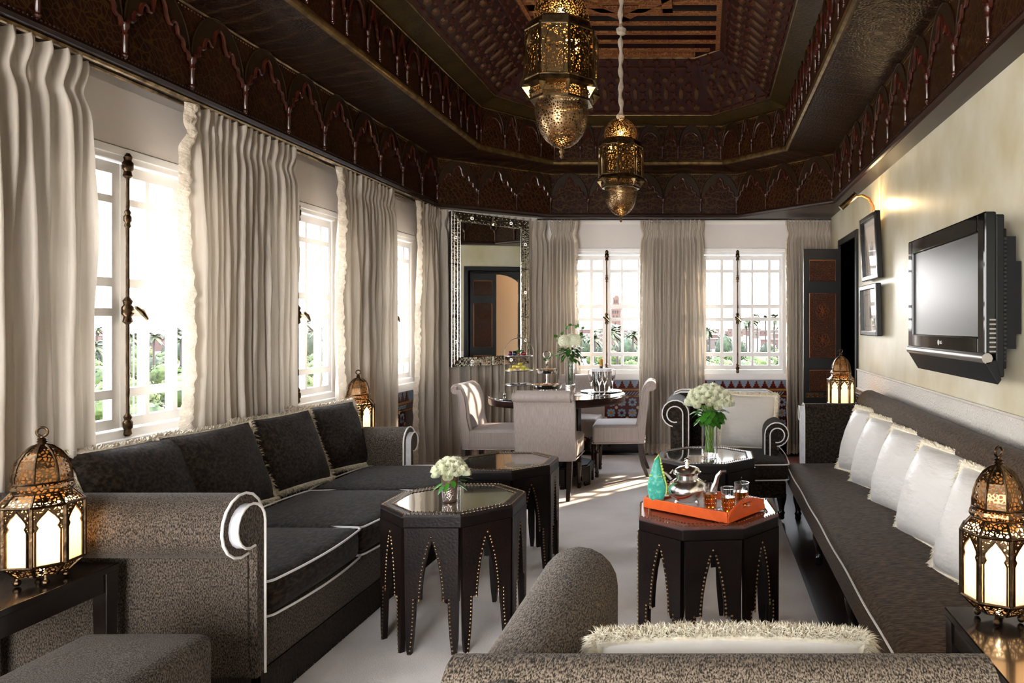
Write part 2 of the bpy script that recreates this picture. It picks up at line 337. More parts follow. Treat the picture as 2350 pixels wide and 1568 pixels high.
b = MB(); b.tube([(WR - .012, .5, .975), (WR - .012, DY0 - .06, .975)], .008); b.tube([(WR - .012, .5, .815), (WR - .012, DY0 - .06, .815)], .008); b.build('band_edge', m_band, wr)
b = MB(); b.box(WR - .03, WR, .5, DY0 - .06, .79, .81); b.build('tile_edge', m_zy, wr, smooth=False)
b = MB(); b.box(WR - .02, WR, .5, DY0 - .06, 0, .79); b.build('tile_dado', m_zr, wr, smooth=False)
# hall beyond the door
b = MB(); b.box(WR + .2, 3.0, 5.2, 5.3, 0, 3); b.box(WR + .2, 3.0, 8.2, 8.3, 0, 3); b.box(2.6, 2.7, 5.2, 8.3, 0, 3); b.box(WR + .2, 3, 5.2, 8.3, 2.9, 3); b.box(WR+.2, 3, 5.2, 8.3, -.1, 0)
struct(b.build('wall_hall', mat('hall_plaster', L(190, 160, 130), .7), smooth=False), 'beige hall walls seen through the doorway')
hl = bpy.data.lights.new('hall_light', 'POINT'); hl.energy = 6; hl.color = (1, .8, .6); hl.shadow_soft_size = .1
ho = bpy.data.objects.new('hall_light', hl); COL.objects.link(ho); ho.location = (2.0, 7.2, 2.5)
for nm, bx, lb in (('baseboard_back', (-1.95, WR, YB - .02, YB, 0, .12), 'black baseboard under the tiled end wall'), ('baseboard_left', (WL, WL + .02, YN, 6.9, 0, .12), 'black baseboard along the window wall'),
                   ('baseboard_right', (WR - .04, WR - .02, YN, DY0 - .08, 0, .12), 'black baseboard along the plaster wall')):
    b = MB(); b.box(*bx); struct(b.build(nm, m_blackw, smooth=False), lb, 'baseboard')
b = MB(); rbox(b, WL + .03, .51, -1.6, 7.40, 0, .016, .006, div=2)
struct(b.build('floor_carpet', m_carpet), 'pale greige carpet covering most of the floor', 'carpet')

# ---------------------------------------------------------------- stepped ceiling
def plan(XL, XR, xl, yl, xr, yr, yb, yn=-1.2):
    return [(XL, yn), (XL, yl), (xl, yb), (xr, yb), (XR, yr), (XR, yn)]
PW = plan(WL, WR, -1.70, 6.95, .34, 7.56, 7.56, YN); PW[4] = (WR, 7.56)
P0 = plan(-2.55, 1.177, -1.622, 6.78, .33, 6.60, 7.50)
P2 = plan(-2.12, .755, -1.57, 6.70, .163, 6.75, 7.35)
P4 = plan(-1.955, .594, -1.50, 6.62, .05, 6.70, 7.25, -.9)
P5 = plan(-1.49, .13, -1.25, 6.56, -.11, 6.56, 6.77, -.5)
def ring(name, A, hA, B_, hB, m, label, thick=.03):
    b = MB(); n = len(A)
    vs = [(p[0], p[1], hA) for p in A] + [(p[0], p[1], hB) for p in B_]
    fs = [(i, (i+1) % n, n + (i+1) % n, n + i) for i in range(n)]
    b.add(vs, fs); o = b.build(name, m, smooth=False); s = o.modifiers.new('solid', 'SOLIDIFY'); s.thickness = thick; s.offset = 0
    return struct(o, label, 'ceiling')
ring('trim_1', PW, 2.485, P0, 2.485, m_mold, 'narrow dark ledge under the lower arcaded frieze', .02)
fr1 = ring('trim_2', P0, 2.49, P0, 2.94, m_frieze, 'lower painted frieze with a row of arches')
ring('trim_3', P0, 2.95, P2, 3.01, m_soffit, 'studded sloping soffit above the lower frieze')
fr2 = ring('trim_4', P2, 3.02, P2, 3.40, m_frieze, 'upper painted frieze with small arches')
ring('trim_5', P2, 3.41, P4, 3.47, m_cream, 'gilt cove between the upper frieze and star panels')
b = MB(); b.prism(P5, 4.08, 4.12); ceil = struct(b.build('ceiling', m_void, smooth=False), 'recessed flat ceiling of painted slats', 'ceiling')
sp = ring('trim_6', P4, 3.48, P5, 3.87, m_starbg, 'sloping cedar panels carved with stars')
ring('trim_7', P5, 3.87, P5, 4.1, m_starbg, 'upright rim around the slatted ceiling', .03)
def mould(name, Pn, h, r, m, parent, n=8, inset=0):
    b = MB(); b.tube([(p[0], p[1], h) for p in Pn], r, n, closed=True); return b.build(name, m, parent)
mould('moulding', P0, 2.50, .022, m_mold, fr1); mould('moulding', P0, 2.955, .02, m_mold, fr1)
mould('rope_moulding', [(p[0]*.995 , p[1]-.012) for p in P0], 2.925, .008, m_gold, fr1, 5)
mould('gilt_moulding', P2, 3.015, .026, m_gold, fr2); mould('moulding', P2, 3.415, .012, m_mold, fr2)
mould('rope_moulding', [(p[0]*.99, p[1]-.012) for p in P2], 3.385, .007, m_gold, fr2, 5)
mould('gilt_moulding', P4, 3.475, .014, m_gold, sp); mould('rope_moulding', P5, 3.87, .014, m_gold, sp, 5)
# beads
def beads(Pn, h, off, step, r, m, parent, name='beading', lo=2.2):
    b = MB()
    for i in range(len(Pn) - 1):
        A, B_ = Vector(Pn[i]), Vector(Pn[i+1]); d = B_ - A; n = int(d.length / step); d.normalize(); nrm = Vector((d.y, -d.x))
        for k in range(n):
            p = A + d * (k + .5) * step + nrm * off
            if p.y > lo: b.stud((p.x, p.y, h), (nrm.x, nrm.y, -.2), r)
    return tag(b.build(name, m, parent), None, None, kind='stuff')
beads(P0, 2.905, .012, .022, .006, m_gold, fr1); beads(P0, 2.515, .02, .018, .005, m_mold, fr1); beads(P2, 3.37, .012, .022, .006, m_gold, fr2)

LOBE = [(1, 0), (1.0, .10), (.95, .19), (.86, .20), (.80, .25), (.81, .35), (.76, .43), (.67, .44), (.60, .48), (.585, .60), (.54, .70), (.47, .73), (.40, .69), (.37, .62), (.31, .62), (.25, .70), (.20, .82), (.18, .95), (.12, 1.05), (.05, 1.10), (0, 1.14)]
def lobed(W, H, z0): return [(x*W, z0 + z*H) for x, z in LOBE]
def arch_meshes(w, h, simple=False):
    W = w / 2 - .015
    b = MB(); z0 = h * .33
    pts = lobed(W, h * .46, z0)
    if simple:
        pts = [(W * .82 * cos(R(a)), z0 + h*.05 + h * .36 * sin(R(a)) ** .9 + .006*abs(sin(R(a*6)))) for a in range(0, 91, 9)]
    full = [(w/2 + x, -.008, z) for x, z in pts] + [(w/2 - x, -.008, z) for x, z in reversed(pts[:-1])]
    b.tube(full, .0095, 6)
    a = b.build('cusped_arch', m_archm); COL.objects.unlink(a)
    zc = z0 + h*.03; k = (h*.97 - zc)/W; n = 16
    outer = [(w/2 + W*1.06*cos(pi*i/n), zc + k*W*sin(pi*i/n)) for i in range(n + 1)]; inner = [(p[0], p[2]) for p in reversed(full)]
    inner = inner[::-1] if inner[0][0] > w/2 else inner
    b = MB(); b.prism(outer + inner, -.004, .002, 'y')
    b.tube([(x, -.005, z) for x, z in outer], .0035, 4)
    o = b.build('arch_band', m_olive); COL.objects.unlink(o)
    b = MB(); s = h / .45
    b.lathe([(.0, .0), (.008*s, .006*s), (.011*s, .015*s), (.006*s, .024*s), (.009*s, .03*s), (.009*s, .1*s), (.013*s, .105*s), (.009*s, .112*s), (.012*s, .13*s), (.018*s, .14*s), (.018*s, .155*s)], 8, (0, -.012))
    c = b.build('colonnette', m_archm); COL.objects.unlink(c)
    b = MB(); b.lathe([(0, 0), (.006*s, .004*s), (.006*s, .01*s), (.0, .012*s)], 5, (0, -.014)); d = b.build('colonnette_glint', m_silver); COL.objects.unlink(d)  # silver bead stands in for a white glint at the colonnette foot
    return a, o, c, d
AR1 = arch_meshes(.40, .45); AR2 = arch_meshes(.25, .38, True); AR3 = arch_meshes(.15, .38)
def arcade(parent, Pn, h, segs):
    for i, seq, start in segs:
        A, B_ = Vector(Pn[i]), Vector(Pn[i+1]); d = (B_ - A); ln = d.length; d.normalize(); ang = math.atan2(d.y, d.x); nrm = Vector((d.y, -d.x))
        s = start(ln)
        for ar, w, sc in seq:
            p = A + d * s + nrm * .016
            if s > -.01 and s + w < ln + .02:
                dup(ar[0], parent, (p.x, p.y, h), ang, (sc, 1, 1)); dup(ar[1], parent, (p.x, p.y, h), ang, (sc, 1, 1)); dup(ar[2], parent, (p.x, p.y, h + .012), ang)
                if i in (0, 4): dup(ar[3], parent, (p.x, p.y, h + .01), ang)
            s += w
n0 = 12
arcade(fr1, P0, 2.50, [(0, [(AR1, .407, 1.017)] * n0, lambda l: l - n0*.407), (1, [(AR1, .391, .98)] * 3, lambda l: 0), (2, [(AR1, .390, .976)] * 5, lambda l: 0),
                       (3, [(AR1, .41, 1.02)] * 3, lambda l: 0), (4, [(AR1, .407, 1.017)] * n0, lambda l: 0)])
pat = [(AR2, .26, 1.04), (AR3, .16, 1.06)]
arcade(fr2, P2, 3.03, [(0, pat * 10, lambda l: l - 4.2), (1, (pat * 3)[:4], lambda l: 0), (2, pat * 4, lambda l: .02), (3, (pat * 3)[:4], lambda l: 0), (4, pat * 10, lambda l: 0)])

# star pieces on sloping panels
def flat(name, poly, t, m):
    b = MB(); n = len(poly); c = .80
    top = [(x*c, y*c) for x, y in poly]
    b.add([(x, y, 0) for x, y in poly] + [(x, y, t) for x, y in top], [(i, (i+1) % n, n + (i+1) % n, n + i) for i in range(n)] + [tuple(range(n, 2*n))])
    o = b.build(name, m, smooth=False); COL.objects.unlink(o); return o
star8 = [((.042 if i % 2 == 0 else .024) * cos(pi*i/8), (.042 if i % 2 == 0 else .024) * sin(pi*i/8)) for i in range(16)]
S_star = flat('carved_star', star8, .016, m_star)
S_ros = flat('rosette', ngon(8, .032, pi/8), .022, m_starg)
S_hex = flat('carved_cartouche', [(-.022, -.05), (0, -.078), (.022, -.05), (.022, .05), (0, .078), (-.022, .05)], .018, m_starg)
S_hx2 = flat('carved_cartouche', [(-.05, -.016), (-.07, 0), (-.05, .016), (.05, .016), (.07, 0), (.05, -.016)], .016, m_star)
S_bow = flat('carved_arrow', [(-.03, -.03), (0, -.012), (.03, -.03), (.018, 0), (.03, .03), (0, .012), (-.03, .03), (-.018, 0)], .014, m_star)
def stars(i, cols, rev=False):
    A, B_ = Vector((*P4[i], 3.48)), Vector((*P4[i+1], 3.48)); A5, B5 = Vector((*P5[i], 3.87)), Vector((*P5[i+1], 3.87))
    d = (B_ - A).normalized(); mid5 = (A5 + B5) / 2; up = (mid5 - A); up = (up - d * up.dot(d)); ln = up.length; up.normalize(); n = d.cross(up); 
    if n.z > 0: n = -n
    M = Matrix((d, up, n)).transposed()
    L4 = (B_ - A).length
    rows = [(.04, S_hx2, 0), (.12, S_ros, .5), (.20, S_star, 0), (.32, S_hex, .5), (.32, S_bow, 0), (.44, S_star, 0), (.52, S_ros, .5), (.60, S_bow, 0), (.68, S_hx2, .5), (.76, S_star, 0)]
    for fv, o, off in rows:
        v = fv * ln / .8
        s0 = (A5 - A).dot(d) * v / ln; s1 = L4 + (B5 - B_).dot(d) * v / ln
        k = 0
        while True:
            s = L4 - (k + off + .5) * .15
            k += 1
            if s < max(s0 + .03, L4 - cols * .15): break
            if s > s1 - .05: continue
            p = A + d * s + up * v + n * .014
            q = dup(o, sp, (0, 0, 0)); q.matrix_local = Matrix.Translation(p) @ M.to_4x4()
for i, c in ((0, 20), (1, 20), (2, 20), (3, 20)): stars(i, c)
def stars_r():
    A, B_ = Vector((*P4[4], 3.48)), Vector((*P4[5], 3.48)); A5 = Vector((*P5[4], 3.87)); d = (B_ - A).normalized(); up = A5 - A; off0 = up.dot(d); up = up - d*off0; ln = up.length; up.normalize(); n = d.cross(up)
    if n.z > 0: n = -n
    M = Matrix((d, up, n)).transposed()
    for fv, o, off in [(.04, S_hx2, 0), (.12, S_ros, .5), (.20, S_star, 0), (.32, S_hex, .5), (.44, S_star, 0), (.52, S_ros, .5), (.60, S_bow, 0), (.68, S_hx2, .5)]:
        for k in range(17):
            s = (k + off + .5) * .15 + max(0, off0) * fv; p = A + d*s + up*(fv*ln/.75) + n*.014
            q = dup(o, sp, (0, 0, 0)); q.matrix_local = Matrix.Translation(p) @ M.to_4x4()
stars_r()
# slats and star frame
b = MB(); b.box(-1.5, .14, -.026, .026, 0, .016); sl = b.build('slat', m_slat, smooth=False); COL.objects.unlink(sl)
for k in range(14):
    y = 6.62 - .195 * k
    dup(sl, ceil, (0, y, 3.88) , None, (1 if y < 6.5 else .86, 1, 1)).location.x = 0 if y < 6.5 else -.09
for sgn in (-1, 1):
    b = MB(); b.box(-.68 + sgn*.80 - .04, -.68 + sgn*.80 + .04, -.4, 6.6, 3.87, 3.90); b.build('slat_border', m_slat, ceil, smooth=False)
b = MB(); b.box(-1.25, -.11, 6.70, 6.76, 3.87, 3.90); b.build('slat_border', m_slat, ceil, smooth=False)
for q in range(2):
    b = MB(); a = q * pi/4
    pts = [(-.68 + .52*cos(a + pi/4 + k*pi/2), 5.35 + .52*sin(a + pi/4 + k*pi/2)) for k in range(4)]
    for k in range(4):
        A, B_ = Vector(pts[k]), Vector(pts[(k+1) % 4]); d = (B_-A).normalized(); n = Vector((-d.y, d.x))*.04; A2, B2 = A - d*.04, B_ + d*.04
        b.prism([tuple(A2+n), tuple(A2-n), tuple(B2-n), tuple(B2+n)], 3.855, 3.878)
    b.build('star_frame', m_slat, ceil, smooth=False)

# ---------------------------------------------------------------- windows
COLS = [(-.46, -.375), (-.340, -.193), (-.160, -.061), (.025, .132), (.157, .309), (.339, .425)]
ROWS = [(.933, 1.025), (1.066, 1.397), (1.433, 1.53), (1.571, 1.906), (1.94, 2.039)]
def make_window():
    r = thing('window', 'x', 'window')
    r['kind'] = 'structure'
    b = MB(); b.box(A0, A0 + .02, .0, .055, Z0, Z1); b.box(A1 - .02, A1, .0, .055, Z0, Z1); b.box(A0, A1, -.012, .055, Z1 - .035, Z1); b.box(A0 - .02, A1 + .02, -.02, .055, Z1 - .008, Z1 + .03); b.box(A0, A1, -.012, .055, Z0 - .06, Z0 + .012)
    b.build('window_frame', m_white, r, smooth=False, bevel=.004)
    b = MB(); b.box(A0 - .03, A1 + .03, -.05, .058, Z0 - .09, Z0 - .06 + .035); b.build('window_sill', m_white, r, smooth=False, bevel=.004)
    for s, (x0, x1), cols in ((0, (A0 + .022, -.018), COLS[:3]), (1, (-.013, A1 - .022), COLS[3:])):
        b = MB(); y0, y1 = .012, .052; z0, z1 = Z0 + .018, Z1 - .04
        xs = [x0] + [q for c in cols for q in c] + [x1]; zs = [z0] + [q for c in ROWS for q in c] + [z1]
        for i in range(0, len(xs), 2): b.box(xs[i], xs[i+1], y0, y1, z0, z1)
        for i in range(0, len(zs), 2):
            for c in cols: b.box(c[0], c[1], y0, y1, zs[i], zs[i+1])
        sa = b.build('sash', m_white, r, smooth=False)
        for c in cols:
            for q in ROWS:
                p = MB(); p.box(c[0] - .004, c[1] + .004, .028, .032, q[0] - .004, q[1] + .004); p.build('pane', m_pane, sa, smooth=False)
    b = MB(); b.tube([(-.012, -.02, Z0 + .02), (-.012, -.02, Z1 - .01)], .008, 8)
    for z, s in ((Z0 + .03, 1), (Z1 - .05, 1.1), (1.84, .8), (1.12 + .3, 1.2)):
        b.lathe([(.008, -.05*s), (.017*s, -.04*s), (.013*s, -.02*s), (.02*s, -.01*s), (.02*s, .015*s), (.013*s, .025*s), (.017*s, .04*s), (.008, .055*s)], 10, (-.012, -.02), z=z)
    bo = b.build('cremone_bolt', m_bronze, r)
    b = MB(); b.tube([(-.012, -.03, 1.42), (-.012, -.075, 1.42)], .007, 8); b.tube([(-.012 - .03, -.08, 1.44), (-.012, -.083, 1.42), (.025, -.08, 1.385)], [.007, .012, .007], 8); b.build('handle', m_brass, bo)
    for k, x in enumerate((-.30, -.08, .14, .36)):
        b = MB(); b.tube([(x, .075, Z0 - .05), (x, .075, Z1 + .05)], .003, 6); b.build('guard_bar', m_white, r)
    return r
win = make_window(); n = 0
tag(win, 'white multi-pane window beside the lamp at the near left', 'window'); win.location = (WL, LC[3], 0); win.rotation_euler = (0, 0, pi/2)
wi = [win]
labs = [(LC[4], 'second tall white window, above the brown sofa'), (LC[5], 'narrow view of white window beside the corner mirror'), (LC[2], 'white window behind the near left curtain'), (LC[1], 'white window out of view beside the viewpoint'), (LC[0], 'white window out of view behind the viewpoint')]
for y, lb in labs: wi.append(copy_tree(win, (WL, y, 0), pi/2, lb))
wi.append(copy_tree(win, (BC[0], YB, 0), 0, 'white window framing the distant brick tower'))
wi.append(copy_tree(win, (BC[1], YB, 0), 0, 'white window framing palms, behind the far armchair'))
for q in wi[-2:]:
    for k in KIDS(q):
        if k.name.startswith('guard_bar'): bpy.data.objects.remove(k)
for i, q in enumerate(wi): q.name = 'window_%d' % (i + 1)
# blind fabric panels above the windows
for i, c in enumerate(LC[2:]):
    b = MB(); b.box(WL, WL + .012, c - .56, c + .54, Z1 + .035, 2.43); b.build('blind_panel', m_blind, wl, smooth=False)
for c in BC:
    b = MB(); b.box(c - .55, c + .52, YB - .012, YB, Z1 + .035, 2.41); b.build('blind_panel', m_blind, wb, smooth=False)

# ---------------------------------------------------------------- zellige dado
def crest(w): 
    h = .085; return [(0, 0), (w, 0), (w, .012), (w*.86, .012), (w*.86, .03), (w*.74, .03), (w*.74, .05), (w*.62, .05), (w*.62, .068), (w*.5, h), (w*.38, .068), (w*.38, .05), (w*.26, .05), (w*.26, .03), (w*.14, .03), (w*.14, .012), (0, .012)]
def zt(name, poly, m, t=.004):
    b = MB(); b.prism(poly, -t, 0, 'y'); o = b.build(name, m, smooth=False); COL.objects.unlink(o); return o
Tc = zt('crest_tile', crest(.088), m_zr, .006); Tcy = zt('crest_edge_tile', [(x*1.12 - .0053, z*1.1 - .001) for x, z in crest(.088)], m_zy, .003)
b = MB()
for i in range(8):
    a = 2*pi*i/8; c, s = cos(a), sin(a)
    pts = [(.014, -.004), (.03, -.012), (.043, -.011), (.05, 0), (.043, .011), (.03, .012), (.014, .004)]
    b.prism([(x*c - y*s, x*s + y*c) for x, y in pts], -.004, 0, 'y')
Tp = b.build('petal_tile', m_zb, smooth=False); COL.objects.unlink(Tp)
st = lambda r1, r2, n=8, rot=0: [((r1 if i % 2 == 0 else r2)*cos(rot + pi*i/n), (r1 if i % 2 == 0 else r2)*sin(rot + pi*i/n)) for i in range(2*n)]
Ts1 = zt('star_tile', st(.026, .014, 8, pi/8), m_zy, .005); Ts2 = zt('star_tile', st(.026, .014, 8, pi/8), m_zr, .005)
Td = zt('disc_tile', ngon(10, .017), m_zc, .005); Tr = zt('small_star_tile', st(.022, .009, 5, .3), m_zr, .005)
Tv = zt('chevron_tile', [(0, 0), (.012, 0), (.045, .035), (.033, .035)], m_zb, .004)
def dado(name, label, loc, rot, length, pieces, skip=0):
    r = tag(thing(name, label, 'tile panel', loc, rot), label, 'tile panel', kind='structure')
    b = MB(); b.box(0, length, 0, .012, .12, .78); b.build('tile_bed', m_zr, r, smooth=False)
    b = MB(); b.box(0, length, -.002, .012, .68, .775); b.build('glazed_border', m_zb, r, smooth=False)
    b = MB(); b.box(0, length, -.005, 0, .665, .682); b.box(0, length, -.005, 0, .602, .615); b.build('ochre_strip', m_zy, r, smooth=False)
    for x0, x1 in pieces:
        x = math.ceil(x0/.088)*.088
        while x + .088 <= x1 + .05:
            dup(Tcy, r, (x, -.002, .684)); dup(Tc, r, (x, -.002, .686)); x += .088
        x = math.ceil(x0/.04)*.04
        while x + .045 <= x1:
            dup(Tv, r, (x, 0, .622)); x += .03
        i0, i1 = int(x0/.112) + 1, int(x1/.112)
        for i in range(i0, i1 + 1):
            for j in range(4):
                z = .545 - .112*j; X = i*.112
                dup(Tp, r, (X, 0, z)); dup(Ts1 if (i + j) % 2 else Ts2, r, (X, -.001, z)); dup(Td, r, (X + .056, 0, z + .056) if (i+j) % 2 else (X + .056, 0, z - .056)); dup(Tr, r, (X + .056, 0, z)); dup(Tr, r, (X, 0, z + .056))
    return r
dado('tile_dado', 'blue and oxblood star-tile dado under the end-wall windows', (-1.9, YB - .012, 0), 0, 3.2, [(.45, 1.36), (1.8, 2.72)])
dado('tile_dado', 'star-tile dado glimpsed left of the corner mirror curtains', (WL + .012, 4.0, 0), pi/2, 2.85, [(1.72, 2.35)])

# ---------------------------------------------------------------- curtains
def curtain(label, path, zt_, zb, folds, trim=None, seed=0, flare=0, trimw=.07, group=None, hem=True, tz=None):
    folds = int(folds*1.75); path = [Vector(p) for p in path]; seg = [(path[i+1]-path[i]).length for i in range(len(path)-1)]; T = sum(seg)
    def at(s):
        d = s * T
        for i, l in enumerate(seg):
            if d <= l or i == len(seg) - 1:
                t = (path[i+1]-path[i]).normalized(); return path[i] + t*d, t
            d -= l
    def fn(u, v, extra=0):
        z = zt_ + (zb - zt_) * v; t = (zt_ - z)
        ph = folds * (u + .05*noise.noise(Vector((u*3, v*1.3, seed))) + .018*noise.noise(Vector((u*14, v*2.5, seed+5)))*min(1, t/.3))
        pin = math.exp(-((t - .135)/.05)**2); cell = noise.noise(Vector((int(ph + 50)*1.7, 3, seed)))
        am = .017 + .026*min(1, t/.7) + .012*noise.noise(Vector((u*6, 7, seed)))
        am *= (1 - .75*pin)*(1 + .5*cell)
        wv = sin(2*pi*ph)*(1 - .35*min(1, t/.9)) + .5*min(1, t/.9)*sin(pi*ph + seed); off = am*(abs(wv)**.8*(1 if wv > 0 else -1)) + .006*sin(4*pi*ph + 2*v) + .004*noise.noise(Vector((u*40, z*6, seed)))
        if t < .13: off += (.010*sin(6*pi*ph) + .014*noise.noise(Vector((ph*2.2, t*14, seed + 9))))*(1 - t/.13)**.5
        off += .012*noise.noise(Vector((ph*1.6, z*2.2, seed + 3)))
        uu = u + (.55/folds/2/pi)*pin*sin(2*pi*ph + 1.57) + .0*v
        c, tn = at(min(1, max(0, uu)) if extra == 0 else uu); nrm = Vector((tn.y, -tn.x))
        e = (u - .5) * flare * (v ** 1.5) - (u-.5)*.04*pin
        p = c + tn * e + nrm * off
        zz = z + (.012*sin(2*pi*ph) if v == 0 else 0)
        return (p.x, p.y, zz)
    b = MB(); vv = [0, .004, .010, .018, .027, .036, .044, .051, .058, .066, .075, .086, .1, .118] + [.14 + .86*(i/34) for i in range(35)]
    b.grid(lambda u, q: fn(u, vv[min(len(vv)-1, int(round(q*(len(vv)-1))))]), int(folds*12), len(vv) - 1)
    o = tag(b.build('curtain', m_curt, auto=None), label, 'curtain', group)
    for side in (trim or []):
        def g(a, v):
            u = 0 if side < 0 else 1
            p = Vector(fn(u, v)); c, tn = at(u); nrm = Vector((tn.y, -tn.x)); z = p.z
            w_ = trimw*(1 + .25*noise.noise(Vector((z*7, seed, 3)))) 
            p += tn.to_3d() * side * a * w_ * .75 + nrm.to_3d() * (.03*sin(pi*a) + .026*noise.noise(Vector((z*20 + a*7, a*2.5, seed)))*sin(pi*min(1, a*.8+.1)))
            return (p.x, p.y, p.z)
        b = MB(); b.grid(g, 6, 260); b.build('ruffled_edge', m_ruff, o, auto=None)
    if hem:
        b = MB(); b.grid(lambda u, v: tuple(Vector(fn(u, 1)) + Vector((0, 0, .1 - .095*v)) + Vector(((at(u)[1].y, -at(u)[1].x, 0))) * .004), int(folds*12), 2)
        b.build('hem', m_ruff, o, auto=None)
    return o
ZT, XC = 2.425, -2.50
curtain('cream silk curtain at the far left behind the near lantern', [(XC, 1.95), (XC, 2.90)], ZT, .03, 8, None, 1, .05)
curtain('cream silk curtain between the two nearest left windows', [(XC, 3.50), (XC, 4.37)], ZT, .03, 9, [-1], 2, .02, .09)
curtain('cream silk curtain behind the lantern beyond the sofa', [(XC, 4.90), (XC, 5.77)], ZT, .03, 8, [-1], 3, 0, .09)
curtain('cream silk curtain turning the corner left of the mirror', [(XC, 6.22), (XC + .01, 6.62), (-2.34, 6.86)], ZT, .03, 6, [-1], 4, 0, .08)
curtain('pinkish silk curtain hanging behind the tall mirror', [(-2.30, 6.90), (-1.66, 7.42)], ZT, .03, 7, None, 5)
curtain('cream silk curtain left of the tower window', [(-1.62, 7.40), (-1.36, 7.40)], ZT, .03, 4, [1], 6, .10, .05)
curtain('cream silk curtain between the two end-wall windows', [(-.66, 7.40), (-.03, 7.40)], ZT, .03, 8, [-1], 7, .03, .035)
curtain('cream silk curtain beside the dark open door', [(.83, 7.40), (1.27, 7.40)], ZT, .03, 7, [-1], 8, -.03, .03)
curtain('cream silk curtain out of view beside the viewpoint', [(XC, .62), (XC, 1.5)], ZT, .03, 6, None, 9)
b = MB(); b.tube([(XC - .01, -1, 2.45), (XC - .01, 6.75, 2.45)], .014, 8); b.tube([(XC - .06, -1, 2.44), (XC - .06, 6.75, 2.44)], .01, 8)
tag(b.build('curtain_rail', m_brass), 'brass double curtain rail under the left frieze', 'curtain rail')
b = MB(); b.box(-1.75, 1.28, 7.405, 7.425, 2.435, 2.452); tag(b.build('curtain_rail', m_blackw, smooth=False), 'thin dark curtain rail along the end wall', 'curtain rail')
# ================================================================ FURNITURE
# ---- octagonal leather tables
def make_octable(red=False):
    t = thing('octagonal_table', 'x', 'table'); Ra = .285 / cos(pi/8); rot = pi/8; H = .57
    tm = m_rleather if red else m_leather
    b = MB(); b.prism(ngon(8, Ra, rot), H - .055, H - .012); top = b.build('table_top', m_leather, t, smooth=False, bevel=.004)
    b = MB(); o1, o2 = ngon(8, Ra, rot), ngon(8, Ra - .052, rot)
    n = 8; b.add([(x, y, H - .012) for x, y in o1] + [(x, y, H) for x, y in ngon(8, Ra - .004, rot)] + [(x, y, H) for x, y in o2] + [(x, y, H - .012) for x, y in o2],
                 [(i, (i+1) % n, n+(i+1) % n, n+i) for i in range(8)] + [(n+i, n+(i+1) % n, 2*n+(i+1) % n, 2*n+i) for i in range(8)] + [(2*n+i, 2*n+(i+1) % n, 3*n+(i+1) % n, 3*n+i) for i in range(8)])
    b.build('leather_rim', tm, t, smooth=False)
    if red:
        b = MB(); b.prism(ngon(8, Ra - .054, rot), H - .012, H - .004); b.build('leather_inset', m_rleather, t, smooth=False)
    else:
        b = MB(); b.prism(ngon(8, Ra - .053, rot), H - .012, H - .002); b.build('glass_inset', m_tglass, t, smooth=False)
    Rb = .268; side = 2*Rb*math.tan(pi/8); hw = side/2; Hs = H - .055
    half = [(0, Hs - .045), (.012, Hs - .085), (.026, Hs - .14), (.036, Hs - .2), (.042, Hs - .26), (.043, Hs - .295), (.043, .225), (.066, .225), (.068, .15), (.074, .07), (.082, 0)]
    poly = [(-hw, Hs), (-hw + .006, .05), (-hw + .012, 0)] + [(-x, z) for x, z in reversed(half[1:])] + [half[0]] + half[1:] + [(hw - .012, 0), (hw - .006, .05), (hw, Hs)]
    b = MB(); b.prism(poly, -.02, 0, 'y'); pn = b.build('side_panel', m_leather, None, smooth=False, bevel=.0015); COL.objects.unlink(pn)
    nb = MB(); path = [(-x, z) for x, z in reversed(half)] + half[1:]
    pts = []; 
    for i in range(len(path) - 1):
        a, c = Vector(path[i]), Vector(path[i+1]); l = (c-a).length; k = max(1, round(l/.0165))
        pts += [a + (c-a)*j/k for j in range(k)]
    pts.append(Vector(path[-1]))
    for k in range(8):
        a = 2*pi*k/8; M = Matrix.Rotation(a, 4, 'Z') @ Matrix.Translation((0, -Rb, 0))
        q = dup(pn, t, (0, 0, 0)); q.matrix_local = M
        nb.M = M
        for i, p in enumerate(pts):
            out = Vector((p.x, 0)); s = 1 if p.x > 0 else -1 if p.x < 0 else 0
            nb.stud((p.x + s*.007, -.021, p.y + (.008 if s == 0 else 0)), (0, -1, 0), .0052)
        for rr, off in ((Ra, .007), (Ra, .043)):
            ap = rr*cos(pi/8) - off; sl = 2*ap*math.tan(pi/8); m_ = int(sl/.0155)
            nb.M = Matrix.Rotation(a, 4, 'Z')
            for i in range(m_): nb.stud((-sl/2 + sl*(i+.5)/m_, -ap, H), (0, 0, 1), .005)
    tag(nb.build('nailheads', m_nail, t), None, None, kind='stuff')
    return t
OT = make_octable(); OT.location = (-1.120, 3.21, .016)
OT['label'] = 'octagonal studded leather table under the small rose cup, nearest the brown sofa'
copy_tree(OT, (-1.15, 4.085, .016), 0, 'octagonal studded leather table with bare glass top, partly behind the rose-cup table')
copy_tree(OT, (-.008, 4.27, .016), 0, 'octagonal studded leather table carrying the tall vase of roses')
OT2 = make_octable(True); OT2.location = (0, 3.04, .016); OT2.rotation_euler = (0, 0, R(5)); OT2['label'] = 'octagonal studded leather table with red top under the orange tray'

